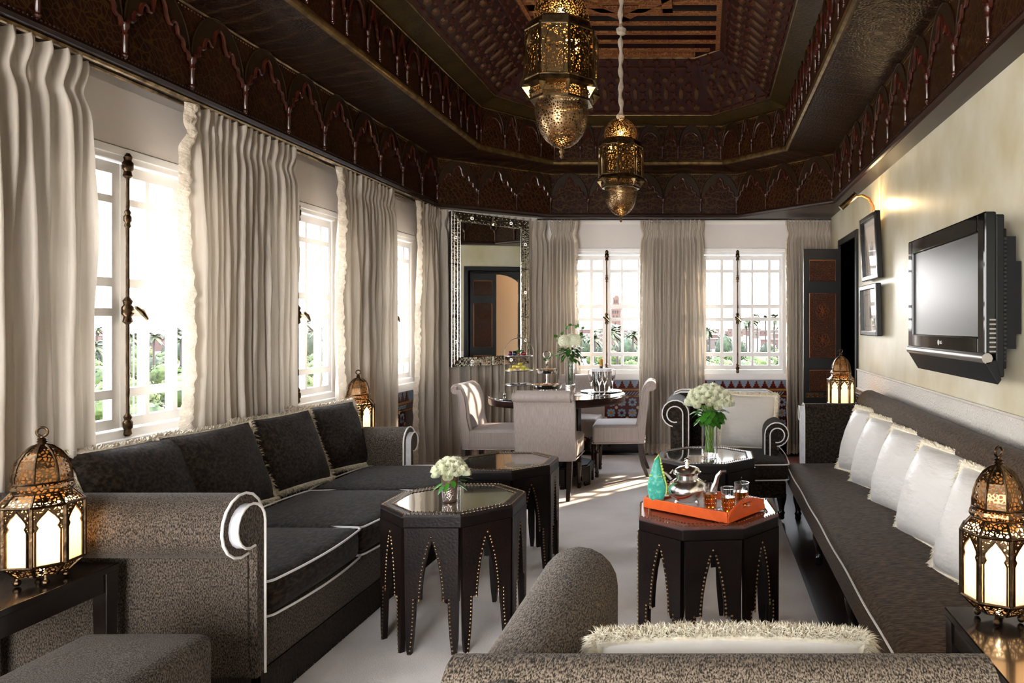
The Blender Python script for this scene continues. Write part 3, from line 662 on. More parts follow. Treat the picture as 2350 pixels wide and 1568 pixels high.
# ---- upholstery helpers
def roll(w, h, r, u0=0, v0=0, n=14, end=-105):
    pts = [(u0, v0), (u0, h - r)]
    for i in range(1, n + 1):
        a = R(180 + (end - 180) * i / n); pts.append((u0 + r + r*cos(a), h - r + r*sin(a)))
    pts += [(u0 + w, h - 2.05*r), (u0 + w, v0)]
    return pts
def arm(parent, name, origin, du, dl, w, h, r, length, m, z0=0, plates=True, inset=.035):
    """rolled arm: profile in (du, z), swept along dl from origin; front end (with lining and piping) at origin"""
    o = Vector(origin); du, dl = Vector(du), Vector(dl)
    def sweep(mb, poly, a, c, caps=True):
        n = len(poly); P_ = lambda p, t: tuple(o + du*p[0] + Vector((0, 0, p[1])) + dl*t)
        mb.add([P_(p, a) for p in poly] + [P_(p, c) for p in poly], [(i, (i+1) % n, n+(i+1) % n, n+i) for i in range(n)] + ([tuple(range(n-1, -1, -1)), tuple(range(n, 2*n))] if caps else []))
    pr = roll(w, h, r, 0, z0); b = MB(); sweep(b, pr, .03, length); a = b.build(name, m, parent, auto=50)
    k = inset; p2 = roll(w - 1.2*k, h - k, r - k*.95, k, z0 + .0)
    b = MB(); n = len(p2); P_ = lambda p, t: tuple(o + du*p[0] + Vector((0, 0, p[1])) + dl*t)
    b.add([P_(p, 0) for p in p2] + [P_(p, .031) for p in p2], [(i, i+1, n+i+1, n+i) for i in range(n - 3)]); b.build('lining_band', m_lining, a, auto=50)
    b = MB(); b.add([P_(p, 0) for p in p2[-3:]] + [P_(p, .031) for p in p2[-3:]], [(0, 1, 4, 3), (1, 2, 5, 4)]); b.build('post_side', m, a, smooth=False)
    b = MB(); n = len(p2); b.add([tuple(o + du*p[0] + Vector((0, 0, p[1])) + dl*.002) for p in p2], [tuple(range(n))]); b.build('scroll_face', m, a)
    b = MB(); b.tube([o + du*p[0] + Vector((0, 0, p[1])) + dl*.03 for p in pr[:-2]], .0048, 6); b.tube([o + du*p[0] + Vector((0, 0, p[1])) for p in p2[:-2]], .0048, 6); b.build('piping', m_pipe, a)
    return a
def pillow(name, label, w, h, t, loc, rot, m, mf, fr=(700, .032, .006), group=None, sides='all', seed=0, cat='cushion', droop=0):
    def fn(s):
        def g(u, v):
            x, y = 2*u - 1, 2*v - 1
            e = (max(0, 1 - abs(x)**2.6)**.55) * (max(0, 1 - abs(y)**2.6)**.55)
            px = x*w/2*(1 - .06*(1 - y*y)*abs(x)**3) ; pz = y*h/2*(1 - .06*(1 - x*x)*abs(y)**3)
            wr = .006*noise.noise(Vector((x*2.5, y*2.5 + seed, s))) + .003*noise.noise(Vector((x*7, y*4, s + seed)))
            return (px, s*(t/2*e + (wr if e > .1 else 0)), pz + h/2 - droop*x*x*(y > 0)*y)
        return g
    b = MB(); b.grid(fn(-1), 22, 22); f0 = len(b.f); b.grid(fn(1), 22, 22); b.f[f0:] = [f[::-1] for f in b.f[f0:]]
    r = tag(b.build(name, m, auto=None), label, cat, group); r.location = loc; r.rotation_euler = rot
    rr = random.Random(seed + 11); N_, ln, rad = fr; b = MB()
    edge = []
    for s0, s1 in (((-1, 1), (1, 1)), ((-1, -1), (-1, 1)), ((1, -1), (1, 1)), ((-1, -1), (1, -1))):
        if sides == 'top3' and s0[1] == -1 and s1[1] == -1: continue
        edge.append((s0, s1))
    for s0, s1 in edge:
        for i in range(int(N_/len(edge))):
            q = rr.random(); x = s0[0] + (s1[0]-s0[0])*q; y = s0[1] + (s1[1]-s0[1])*q
            px = x*w/2*(1 - .06*(1 - y*y)); pz = y*h/2*(1 - .06*(1 - x*x)) + h/2 - droop*x*x*max(0, y)
            out = Vector((x if abs(x) >= .999 else x*.25, 0, y if abs(y) >= .999 else y*.25)).normalized()
            d = (out + Vector((rr.uniform(-.7, .7), rr.uniform(-1.1, 1.1), rr.uniform(-.7, .7)))).normalized(); l = ln*rr.uniform(.6, 1.15)
            p = Vector((px, rr.uniform(-.008, .008), pz)); a_ = d.orthogonal().normalized()*rad; c_ = d.cross(a_).normalized()*rad
            bend = Vector((0, 0, -l*.25)); e_ = p + d*l*.6; tip = p + d*l + bend
            b.add([p + a_, p - a_*.5 + c_*.8, p - a_*.5 - c_*.8, e_ + a_*.9, e_ - a_*.45 + c_*.8, e_ - a_*.45 - c_*.8, tip], [(0, 1, 4, 3), (1, 2, 5, 4), (2, 0, 3, 5), (3, 4, 6), (4, 5, 6), (5, 3, 6)])
    f = b.build('brush_fringe', mf, r, auto=None); f['kind'] = 'stuff'
    b = MB(); m_ = 20; loop = []
    for s0, s1 in (((-1, -1), (1, -1)), ((1, -1), (1, 1)), ((1, 1), (-1, 1)), ((-1, 1), (-1, -1))):
        for i in range(m_):
            q = i/m_; x = s0[0] + (s1[0]-s0[0])*q; y = s0[1] + (s1[1]-s0[1])*q; loop.append((x*w/2*(1 - .06*(1 - y*y)), 0, y*h/2*(1 - .06*(1 - x*x)) + h/2 - droop*x*x*max(0, y)))
    b.tube(loop, [(.017 if rad > .0045 else .010) + .004*rr.random() for _ in loop], 6, closed=True); b.build('braid_edge', mf, r)
    return r

# ---- big sofa on the left
so_ = thing('sofa', 'large brown chenille sofa with white piping and bullion fringe', 'sofa', (0, 0, .0))
SF, SB = -1.558, -2.395
b = MB(); rbox(b, SB, SF - .0, 2.50, 4.66, .14, .31, .02, div=4); b.build('base', m_chen, so_)
b = MB(); rbox(b, SB - .05, SB + .06, 2.50, 4.74, .14, .62, .04, div=4); b.build('backrest', m_chen, so_)
arm(so_, 'arm', (-1.548, 2.555, 0), (0, -1, 0), (-1, 0, 0), .085, .785, .108, .88, m_chen, .14)
arm(so_, 'arm', (-1.93, 4.645, 0), (0, 1, 0), (-1, 0, 0), .085, .685, .095, .55, m_chen, .30)
def cushion(parent, x0, x1, y0, y1, z0, z1, m, crown=.02, side=.01, name='seat_cushion'):
    b = MB(); rbox(b, x0, x1, y0, y1, z0, z1, .035, crown, side, div=8); c = b.build(name, m, parent, auto=None)
    b = MB()
    for z in (z0 + .008, z1 - .008):
        pts = []
        for p in rrect(x0, x1, y0, y1, z, .03, 4):
            u = (p[0] - (x0+x1)/2)/((x1-x0)/2); v = (p[1] - (y0+y1)/2)/((y1-y0)/2); pts.append((p[0] + side*(1-v*v)*u*1.0 + .004*u, p[1] + side*(1-u*u)*v + .002*v, z))
        # subdivide long runs so that the piping follows the bow
        q = []
        for i in range(len(pts)):
            a, c_ = Vector(pts[i]), Vector(pts[(i+1) % len(pts)]); k = max(1, int((c_-a).length/.05))
            for j in range(k):
                s = a + (c_-a)*j/k; u = (s.x - (x0+x1)/2)/((x1-x0)/2); v = (s.y - (y0+y1)/2)/((y1-y0)/2)
                if k > 1:
                    if abs(abs(u) - 1) < .1: s.x = (x0+x1)/2 + (1 if u > 0 else -1)*((x1-x0)/2 + side*(1-v*v) + .003)
                    else: s.y = (y0+y1)/2 + (1 if v > 0 else -1)*((y1-y0)/2 + side*(1-u*u) + .002)
                q.append(s)
        b.tube(q, .0047, 6, closed=True)
    b.build('piping', m_pipe, c); return c
for y0, y1 in ((2.56, 3.235), (3.24, 3.955), (3.96, 4.64)): cushion(so_, SB + .2, SF + .0 + (.02 if y0 > 3.9 else 0), y0, y1, .312, .452, m_chend, .022, .028)
b = MB(); rr = random.Random(3)
def strands(mb, A, B_, z0, z1, step=.0085, n_=None):
    A, B_ = Vector(A), Vector(B_); L_ = (B_-A).length; k = int(L_/step); d = (B_-A).normalized(); nn = Vector((d.y, -d.x))
    for i in range(k):
        p = A + d*(i+.5)*step; j = rr.uniform(-.003, .003)
        mb.tube([(p.x, p.y, z1), (p.x + nn.x*.004, p.y + nn.y*.004, (z0+z1)/2), (p.x + d.x*j, p.y + d.y*j, z0)], [.0038, .0045, .003], 4)
strands(b, (SF + .006, 2.50), (SF + .006, 4.66), .018, .15); strands(b, (-2.3, 2.464), (SF, 2.464), .018, .15)
f = b.build('bullion_fringe', m_bull, so_, auto=None); f['kind'] = 'stuff'
b = MB(); b.box(-2.4, SF - .01, 2.48, 4.64, .02, .15); b.build('under_frame', m_blackw, so_, smooth=False)
P_L = [((-2.43, 3.05, .455), 'leftmost of the four brown fringed cushions on the large sofa', 8), ((-2.38, 3.46, .455), 'second brown fringed cushion from the near sofa arm', 6), ((-2.36, 3.95, .458), 'third brown fringed cushion from the near sofa arm', 3), ((-2.38, 4.43, .458), 'brown fringed cushion nearest the far sofa arm', -5)]
for i, (l, lb, a) in enumerate(P_L):
    pillow('sofa_cushion', lb, .56, .43, .17, (l[0] + .11, l[1] - .0, l[2] + .0), (R(-21), 0, R(90 - 12 + a)), m_chend, m_fring, (2200, .03, .0035), seed=i)

# ---- bench on the right
be = thing('bench_sofa', 'long brown upholstered bench along the plaster wall', 'bench')
b = MB(); rbox(b, .57, 1.20, 2.11, 5.14, .20, .375, .05, .03, 0, seg=4, div=14); b.build('seat', m_bench, be, auto=None)
b = MB()
pts = roll(.09, .885, .085, 0, .2); o_ = [(1.095 + u, z) for u, z in pts]
n = len(o_); b.add([(u, 2.10, z) for u, z in o_] + [(u, 5.22, z) for u, z in o_], [(i, (i+1) % n, n+(i+1) % n, n+i) for i in range(n)] + [tuple(range(n-1, -1, -1)), tuple(range(n, 2*n))]); b.build('backrest', m_bench, be, auto=50)
arm(be, 'arm', (.67, 5.14, 0), (0, 1, 0), (1, 0, 0), .075, .79, .07, .50, m_chend, .2, inset=.02)
b = MB(); b.tube([(.572, y, .345 + .004*sin(y*9)) for y in [2.13 + .1*i for i in range(31)]] + [(.60, 5.145, .345), (.8, 5.148, .345)], .0045, 6); b.build('piping', m_pipe, be)
lp = [(.016, .0), (.022, .01), (.02, .03), (.026, .045), (.018, .06), (.022, .09), (.034, .14), (.036, .17), (.026, .18), (.03, .205)]
for y in (5.0, 4.07, 3.13, 2.24):
    for x in (.635, 1.13): b = MB(); b.lathe(lp, 12); b.build('leg', m_blackw, be, loc=(x, y, 0))
PR = [((1.045, 4.62, .385), 'white fringed cushion at the far end of the bench', 7), ((1.03, 4.17, .385), 'second white fringed cushion from the far bench arm', 4), ((1.03, 3.68, .385), 'third white fringed cushion from the far bench arm', 2), ((1.02, 3.14, .388), 'fourth white fringed cushion, beside the near right lantern', 0), ((1.03, 2.60, .388), 'white cushion mostly hidden behind the near right lantern', 2)]
for i, (l, lb, a) in enumerate(PR):
    pillow('bench_cushion', lb, .54, .44, .25, (l[0]-.05, l[1], l[2] - .005), (R(-20), 0, R(-90 + 16 + a)), m_satinw, m_fringw, (3200, .032, .005), seed=20 + i)

# ---- one-sided armchairs (tall rolled arm, low arm)
def armchair(name, label, loc, rot, mm, mp=m_pipe):
    """faces local -Y; tall arm at local -X"""
    r = thing(name, label, 'armchair', loc, rot)
    b = MB(); rbox(b, -.40, .43, -.22, .62, .15, .275, .03, div=4); b.build('base', mm, r)
    cushion(r, -.24, .44, -.26, .46, .28, .40, m_chend, .02, .015)
    b = MB(); pr = [(-.40, .15), (-.40, .74), (-.37, .795), (-.32, .815), (.36, .815), (.42, .79), (.45, .74), (.44, .66), (.40, .52), (.40, .15)]
    n = len(pr); b.add([(x, .46 + .02, z) for x, z in pr] + [(x, .62 + .12*(z-.15), z) for x, z in pr], [(i, (i+1) % n, n+(i+1) % n, n+i) for i in range(n)] + [tuple(range(n-1, -1, -1)), tuple(range(n, 2*n))])
    b.build('backrest', mm, r, bevel=.035, auto=60)
    b = MB(); b.tube([(x*1.0, .475, z) for x, z in pr[1:8]], .006, 6); b.tube([(x*1.0, .625 + .12*(z-.15), z) for x, z in pr[1:8]], .006, 6); b.build('piping', mp, r)
    arm(r, 'arm', (-.245, -.02, 0), (-1, 0, 0), (0, 1, 0), .12, .80, .095, .62, mm, .15, inset=.04)
    arm(r, 'low_arm', (.30, -.02, 0), (1, 0, 0), (0, 1, 0), .09, .64, .085, .56, mm, .15, inset=.035)
    for x in (-.34, .40):
        for y in (-.17, .56): b = MB(); b.lathe(lp, 12); b.build('leg', m_blackw, r, loc=(x, y, 0))
    return r
armchair('armchair', 'brown chenille armchair with white scroll piping under the palm window', (.115, 5.13, .018), 0, m_chend)
pillow('armchair_cushion', 'white fringed cushion on the far armchair behind the roses', .43, .42, .16, (.30, 5.42, .42), (R(-14), R(3), 0), m_satinw, m_fringw, (3600, .034, .005), seed=40)

# foreground armchair seen from behind: built directly
fc = thing('armchair', 'brown corduroy armchair seen from behind in the foreground', 'armchair', (0, 0, 0))
def swept(mb, prof, x0, x1, rd=.06, n=6, axis='x'):
    cy = (min(p[0] for p in prof) + max(p[0] for p in prof))/2; m_ = len(prof); top = max(p[1] for p in prof)
    st_ = []
    for i in range(n + 1):
        a = pi/2*i/n; st_.append((x0 + rd*(1 - sin(a)), 1 - cos(a)))
    for i in range(n, -1, -1):
        a = pi/2*i/n; st_.append((x1 - rd*(1 - sin(a)), 1 - cos(a)))
    vs = []
    for x, s in st_:
        k = (1 - s)*rd
        for y, z in prof:
            yy = y + (cy - y)/max(1e-6, abs(cy - y))*min(k, abs(cy - y)) if abs(cy-y) > 1e-6 else y
            zz = z - k if z > top - .25 else z
            vs.append((x, yy, zz) if axis == 'x' else (yy, x, zz))
    fs = [(j*m_+i, j*m_+(i+1) % m_, (j+1)*m_+(i+1) % m_, (j+1)*m_+i) for j in range(len(st_)-1) for i in range(m_)]
    fs += [tuple(range(m_)), tuple((len(st_)-1)*m_ + i for i in range(m_))]
    mb.add(vs, fs); return mb
def rtop(c, w, z0, h, n=10): return [(c - w, z0)] + [(c - w*cos(pi*i/n), h - w + w*sin(pi*i/n)) for i in range(n+1)] + [(c + w, z0)]
b = MB(); swept(b, rtop(1.21, .07, .15, .80), -.43, .475, .06); b.build('backrest', m_cord, fc, auto=60)
b = MB(); swept(b, rtop(-.33, .1, .15, .785), 1.14, 1.86, .06, axis='y'); b.build('arm', m_cord, fc, auto=60)
b = MB(); swept(b, rtop(.385, .08, .15, .5), 1.2, 1.82, .05, axis='y'); b.build('low_arm', m_cord, fc, auto=60)
b = MB(); rbox(b, -.26, .34, 1.25, 1.9, .15, .42, .04, .02, div=5); b.build('seat', m_cord, fc)
b = MB(); b.tube([(-.435, 1.165, .60), (-.43, 1.16, .70), (-.41, 1.165, .745), (-.375, 1.18, .775), (-.33, 1.2, .79)], .0028, 5); b.tube([(.478, 1.16, .5), (.478, 1.165, .72), (.462, 1.18, .765), (.43, 1.20, .788)], .0035, 6); b.build('piping', m_pipe, fc)
for x in (-.35, .4):
    for y in (1.2, 1.8): b = MB(); b.lathe([(r_, z_*.75) for r_, z_ in lp], 12); b.build('leg', m_blackw, fc, loc=(x, y, 0))
fp = pillow('fringed_cushion', 'ivory cushion with shaggy fringe leaning in the foreground armchair', .50, .40, .15, (.045, 1.33, .385), (R(-4), 0, 0), m_satinw, m_fringw, (15000, .036, .0012), seed=60, sides='top3', droop=.022)

# ---- stool
st_ = thing('footstool', 'brown chenille footstool at the lower left corner', 'footstool')
b = MB(); rbox(b, -1.83, -1.445, 1.5, 2.12, .06, .458, .035, .012, div=6); b.build('upholstered_body', m_chen, st_, auto=None)
b = MB()
for k in range(36): b.stud((-1.444, 1.54 + k*.0155, .40), (1, 0, 0), .003)
tag(b.build('nailheads', m_bronze, st_), None, None, kind='stuff')
for x in (-1.78, -1.52):
    for y in (1.55, 2.07): b = MB(); b.lathe([(.018, 0), (.024, .06)], 8); b.build('foot', m_blackw, st_, loc=(x, y, .016))

# ---- side tables
def side_table(label, x0, x1, y0, y1, h, inset=0):
    r = thing('side_table', label, 'side table', ((x0+x1)/2, (y0+y1)/2, 0)); w, d = (x1-x0)/2, (y1-y0)/2
    b = MB(); b.box(-w, w, -d, d, h - .022, h); b.build('table_top', m_blackw, r, smooth=False, bevel=.003)
    b = MB(); b.box(-w + .008, w - .008, -d + .008, -d + .03, h - .085, h - .022); b.box(-w + .008, w - .008, d - .03, d - .008, h - .085, h - .022); b.box(-w + .008, -w + .03, -d + .03, d - .03, h - .085, h - .022); b.box(w - .03, w - .008, -d + .03, d - .03, h - .085, h - .022)
    b.build('apron', m_blackw, r, smooth=False, bevel=.002)
    for sx_ in (-1, 1):
        for sy in (-1, 1):
            b = MB(); c = (sx_*(w - .027), sy*(d - .027)); a1, a0 = .025, .017
            b.add([(c[0]-a0, c[1]-a0, 0), (c[0]+a0, c[1]-a0, 0), (c[0]+a0, c[1]+a0, 0), (c[0]-a0, c[1]+a0, 0), (c[0]-a1, c[1]-a1, h-.022), (c[0]+a1, c[1]-a1, h-.022), (c[0]+a1, c[1]+a1, h-.022), (c[0]-a1, c[1]+a1, h-.022)],
                  [(0,3,2,1), (4,5,6,7), (0,1,5,4), (1,2,6,5), (2,3,7,6), (3,0,4,7)]); b.build('leg', m_blackw, r, smooth=False, bevel=.002)
    return r
side_table('black side table under the near left lantern', -2.42, -1.975, 1.80, 2.42, .56)
side_table('black side table under the near right lantern', .69, 1.25, 1.30, 2.09, .54)
side_table('small black side table hidden behind the far sofa arm', -2.40, -2.12, 4.84, 5.12, .565)
ch = thing('carved_chest', 'dark carved wooden chest between bench and doorway', 'chest', (1.03, 5.62, 0))
b = MB(); b.box(-.22, .24, -.26, .26, .05, .66); b.build('body', m_dwood, ch, smooth=False, bevel=.004)
b = MB(); b.box(-.24, .25, -.28, .28, .655, .69); b.build('lid', m_dwood, ch, smooth=False, bevel=.006)
b = MB(); b.box(.20, .25, -.28, .50, .69, .80)
for y in (-.2, .0, .2, .4): b.lathe([(0, -.008), (.03, -.008), (.036, .0), (.02, .01), (0, .014)], 10, (0, 0))
ob = b.build('carved_rail', m_dwood, ch, smooth=False, bevel=.004)
for y in (-.2, -.07, .06, .19):
    b = MB(); b.tube([(.19 - .006, y + .04*cos(a)*(1 - a/14), .745 + .04*sin(a)*(1 - a/14)) for a in [i*.5 for i in range(22)]], .007, 5); b.build('carved_scroll', m_bronze, ch)
for x in (-.2, .2):
    for y in (-.23, .23): b = MB(); b.box(x-.025, x+.025, y-.025, y+.025, 0, .05); b.build('foot', m_dwood, ch, smooth=False)

# ---- dining table
DT = (-1.27, 6.14)
dt = thing('dining_table', 'round black dining table with glass top', 'dining table', (DT[0], DT[1], .016))
b = MB(); b.lathe([(.50, .675), (.565, .685), (.572, .70), (.572, .735), (.565, .742)], 64); b.build('table_top', m_dwood, dt)
b = MB(); b.lathe([(.568, .742), (.570, .745), (.568, .750)], 64); b.build('glass_top', m_tglass, dt)
b = MB(); b.prism(ngon(8, .20, pi/8), .12, .68); b.build('pedestal', m_leather, dt, smooth=False, bevel=.003)
Rb = .27; side_ = 2*Rb*math.tan(pi/8); hw = side_/2
b = MB(); poly = [(-hw, .16), (-hw, 0), (-.075, 0), (-.07, .03), (-.045, .045), (-.04, .08), (0, .115), (.04, .08), (.045, .045), (.07, .03), (.075, 0), (hw, 0), (hw, .16)]
b.prism(poly, -.02, 0, 'y'); bp = b.build('base_panel', m_leather, None, smooth=False); COL.objects.unlink(bp); nb = MB()
for k in range(8):
    M = Matrix.Rotation(2*pi*k/8, 4, 'Z') @ Matrix.Translation((0, -Rb, 0)); q = dup(bp, dt, (0, 0, 0)); q.matrix_local = M; nb.M = M
    for i in range(2, 10):
        for t_ in (0, .5): p = Vector(poly[i]) + (Vector(poly[i+1]) - Vector(poly[i]))*t_; nb.stud((p.x*1.08, -.021, p.y + .008), (0, -1, 0), .004)
tag(nb.build('nailheads', m_nail, dt), None, None, kind='stuff')
b = MB(); b.prism(ngon(8, .29, pi/8), .155, .17); b.build('base_cap', m_leather, dt, smooth=False)

# ---- dining chairs
def make_chair():
    r = thing('dining_chair', 'x', 'dining chair', group=None)   # faces -Y (front at -Y), origin at floor centre
    b = MB(); rbox(b, -.225, .225, -.25, .20, .30, .465, .03, .012, div=5); b.build('seat', m_taupe, r, auto=None)
    front = [(.13, .44), (.155, .55), (.165, .66), (.18, .74), (.205, .80), (.235, .835)]
    scroll = [(.265 + .045*cos(R(a)), .80 + .045*sin(R(a))) for a in range(110, -140, -25)]
    back = [(.24, .72), (.235, .60), (.22, .48), (.205, .30)]
    prof = [(.14, .30)] + front + scroll + back
    b = MB(); n = len(prof)
    b.add([(-.205, y, z) for y, z in prof] + [(.205, y, z) for y, z in prof], [(i, (i+1) % n, n+(i+1) % n, n+i) for i in range(n)] + [tuple(range(n-1, -1, -1)), tuple(range(n, 2*n))]); bk = b.build('backrest', m_taupe, r, auto=55)
    inn = [(y + .018, z) for y, z in [(.14, .31)] + front[:-1]] + [(.24 + .018, .80)] + [(.268 + .033*cos(R(a)), .795 + .033*sin(R(a))) for a in range(110, -140, -25)] + back
    for s in (-1, 1):
        b = MB(); n = len(inn); b.add([(s*.205, y, z) for y, z in inn] + [(s*.228, y, z) for y, z in inn], [(i, (i+1) % n, n+(i+1) % n, n+i) for i in range(n)] + [tuple(range(n, 2*n)) if s > 0 else tuple(range(2*n-1, n-1, -1))]); b.build('side_wing', m_taupe, bk, auto=55)
        b = MB(); b.tube([(s*.206, y - .001, z) for y, z in prof[1:-3]], .004, 5); b.tube([(s*.23, y, z) for y, z in inn], .003, 5, closed=False); b.build('piping', m_taupe, bk)
    b = MB(); b.box(-.215, .215, .125, .128, .655, .66); 
    b = MB(); b.tube([(p[0], p[1], p[2]) for p in rrect(-.227, .227, -.252, .21, .302, .03, 3)], .004, 5, closed=True); b.tube([(p[0], p[1], p[2]) for p in rrect(-.226, .226, -.251, .14, .44, .03, 3)][0:20], .003, 5, closed=True); b.build('seat_piping', m_taupe, r)
    tl = [(.014, 0), (.018, .01), (.013, .03), (.02, .045), (.014, .055), (.017, .11), (.023, .2), (.025, .215), (.017, .225), (.026, .24), (.019, .255), (.024, .30)]
    for s in (-1, 1):
        b = MB(); b.lathe(tl, 10); b.build('leg', m_dwood, r, loc=(s*.185, -.21, 0))
        b = MB()
        pts = [(s*.18, .17, .31), (s*.18, .175, .2), (s*.18, .195, .1), (s*.18, .235, 0)]
        ws = [.021, .019, .017, .014]; vs = []
        for (x, y, z), w_ in zip(pts, ws): vs += [(x-w_, y-w_, z), (x+w_, y-w_, z), (x+w_, y+w_, z), (x-w_, y+w_, z)]
        b.add(vs, [(j*4+i, j*4+(i+1) % 4, j*4+4+(i+1) % 4, j*4+4+i) for j in range(3) for i in range(4)] + [(3, 2, 1, 0), (12, 13, 14, 15)]); b.build('leg', m_dwood, r, auto=30)
    return r
dc = make_chair(); dc.location = (-1.235, 5.70, .016); dc.rotation_euler = (0, 0, pi); dc['label'] = 'taupe dining chair seen from behind at the near side of the table'
copy_tree(dc, (-1.83, 6.22, .016), -pi/2 + R(180), 'taupe dining chair at the left end of the table, before the mirror curtains')
copy_tree(dc, (-.77, 6.52, .016), pi/2 + R(180) + R(4), 'taupe dining chair on the right of the table beside the end curtain')
copy_tree(dc, (-1.25, 6.94, .016), 0, 'taupe dining chair tucked behind the table under the tower window')
# ================================================================ LANTERNS
def plight(parent, name, loc, e, col=(1, .62, .30), r=.02):
    l = bpy.data.lights.new(name, 'POINT'); l.energy = e*LAMP; l.color = col; l.shadow_soft_size = r
    o = bpy.data.objects.new(name, l); COL.objects.link(o); o.parent = parent; o.location = loc; return o
def make_lantern():
    r = thing('table_lantern', 'x', 'lantern'); o8 = pi/8; Rw = .104; ap = Rw*cos(o8); side = 2*Rw*sin(o8)
    for k in range(4):
        b = MB(); b.ball((0, 0, .012), .011, 8, 6); b.tube([(0, 0, .018), (0, 0, .036)], .006, 8); a = pi/4 + k*pi/2; b.build('foot', m_bronze, r, loc=(.058*cos(a), .058*sin(a), 0))
    b = MB(); b.shell([(.066, .034), (Rw - .004, .070)], 8, rot=o8); b.build('pierced_base', m_pierceL, r, smooth=False)
    b = MB(); b.prism(ngon(8, .066, o8), .030, .035)
    for z, rr_ in ((.072, Rw + .002), (.256, Rw + .003)): b.tube([(x, y, z) for x, y in ngon(8, rr_, o8)], .0045, 6, closed=True)
    for k in range(8):
        a = o8 + 2*pi*k/8; x, y = Rw*cos(a), Rw*sin(a)
        b.tube([(x, y, .072), (x, y, .256)], .0065, 6); b.tube([(x, y, .256), (.072*cos(a), .072*sin(a), .292)], .004, 5); b.tube([(x, y, .072), (.066*cos(a), .066*sin(a), .034)], .004, 5)
    b.build('frame', m_bronze, r, auto=30)
    w = side/2 - .003; g = MB(); g.box(-w, w, .004, .006, .074, .254); gp = g.build('glass_panel', m_frost, None, smooth=False); COL.objects.unlink(gp)
    ow = w - .009; arch = [(ow, .185), (ow - .004, .193), (ow + .001, .203), (ow - .001, .212), (ow*.62, .226), (ow*.3, .236), (0, .246)]
    s = MB(); L_ = [(-w, .256), (-w, .181), (-ow, .181)] + [(-x, z) for x, z in arch] + [(x, z) for x, z in reversed(arch[:-1])] + [(ow, .181), (w, .181), (w, .256)]
    s.prism(L_, -.0015, .0015, 'y'); spn = s.build('pierced_spandrel', m_pierceL, None, smooth=False); COL.objects.unlink(spn)
    s = MB(); s.tube([(-ow - .002, -.001, .074), (-ow - .002, -.001, .181)] + [(-x, -.001, z) for x, z in arch] + [(x, -.001, z) for x, z in reversed(arch[:-1])] + [(ow + .002, -.001, .181), (ow + .002, -.001, .074)], .003, 5); am = s.build('arch_moulding', m_bronze, None); COL.objects.unlink(am)
    for k in range(8):
        M = Matrix.Rotation(2*pi*k/8, 4, 'Z') @ Matrix.Translation((0, -ap, 0))
        for q in (gp, spn, am): d = dup(q, r, (0, 0, 0)); d.matrix_local = M
    b = MB(); b.shell([(Rw, .257), (.072, .292)], 8, rot=o8); b.build('pierced_shoulder', m_pierceL, r, smooth=False)
    b = MB(); b.shell([(.072, .292), (.080, .297), (.084, .306), (.082, .316), (.075, .322)], 8, rot=o8); b.build('pierced_collar', m_pierceL, r, smooth=False)
    b = MB(); b.tube([(x, y, .323) for x, y in ngon(8, .076, o8)], .0035, 6, closed=True); b.tube([(x, y, .292) for x, y in ngon(8, .075, o8)], .003, 6, closed=True)
    dome = [(.074, .323), (.0735, .345), (.069, .37), (.060, .395), (.046, .416), (.026, .433), (.012, .438)]
    for k in range(8):
        a = o8 + 2*pi*k/8; b.tube([(x*cos(a), x*sin(a), z) for x, z in dome], .0035, 5)
    b.build('dome_ribs', m_bronze, r)
    b = MB(); b.shell(dome, 8, rot=o8); b.build('pierced_dome', m_pierceL, r, smooth=False)
    b = MB(); b.lathe([(.02, .434), (.016, .440), (.010, .443), (.014, .448), (.010, .452), (.013, .456), (.007, .460), (.007, .464)], 12); b.build('neck', m_bronze, r)
    b = MB(); b.tube([(.0145*cos(a*pi/9), 0, .478 + .0145*sin(a*pi/9)) for a in range(18)], [.0042]*18, 8, closed=True); b.build('hanging_ring', m_bronze, r)
    b = MB(); b.ball((0, 0, .15), .016, 10, 7); b.tube([(0, 0, .036), (0, 0, .14)], .006, 6); b.build('bulb', m_bulb, r)
    b = MB(); b.shell([(.055, .262), (.062, .33), (.05, .39), (.02, .42)], 8, rot=o8); b.build('amber_glow_liner', m_amber, r, smooth=False)
    plight(r, 'lantern_light', (0, 0, .185), 1.0, (1, .80, .56), r=.02); return r
la = make_lantern(); la.location = (-2.066, 2.235, .560); la.scale = (.975,)*3; la.rotation_euler.z = R(6); la['label'] = 'glowing pierced-metal lantern at the left on the near side table'
copy_tree(la, (.812, 2.0, .54), R(18), 'glowing pierced-metal lantern at the right on the near side table')
copy_tree(la, (-2.385, 4.92, .567), R(14), 'glowing pierced-metal lantern behind the far sofa arm, before the curtain')
copy_tree(la, (1.03, 5.52, .69), R(6), 'glowing pierced-metal lantern on the carved chest by the dark door')
for o in [x for x in COL.objects if x.name.startswith('hanging_ring')]: o.rotation_euler.z = R(10)

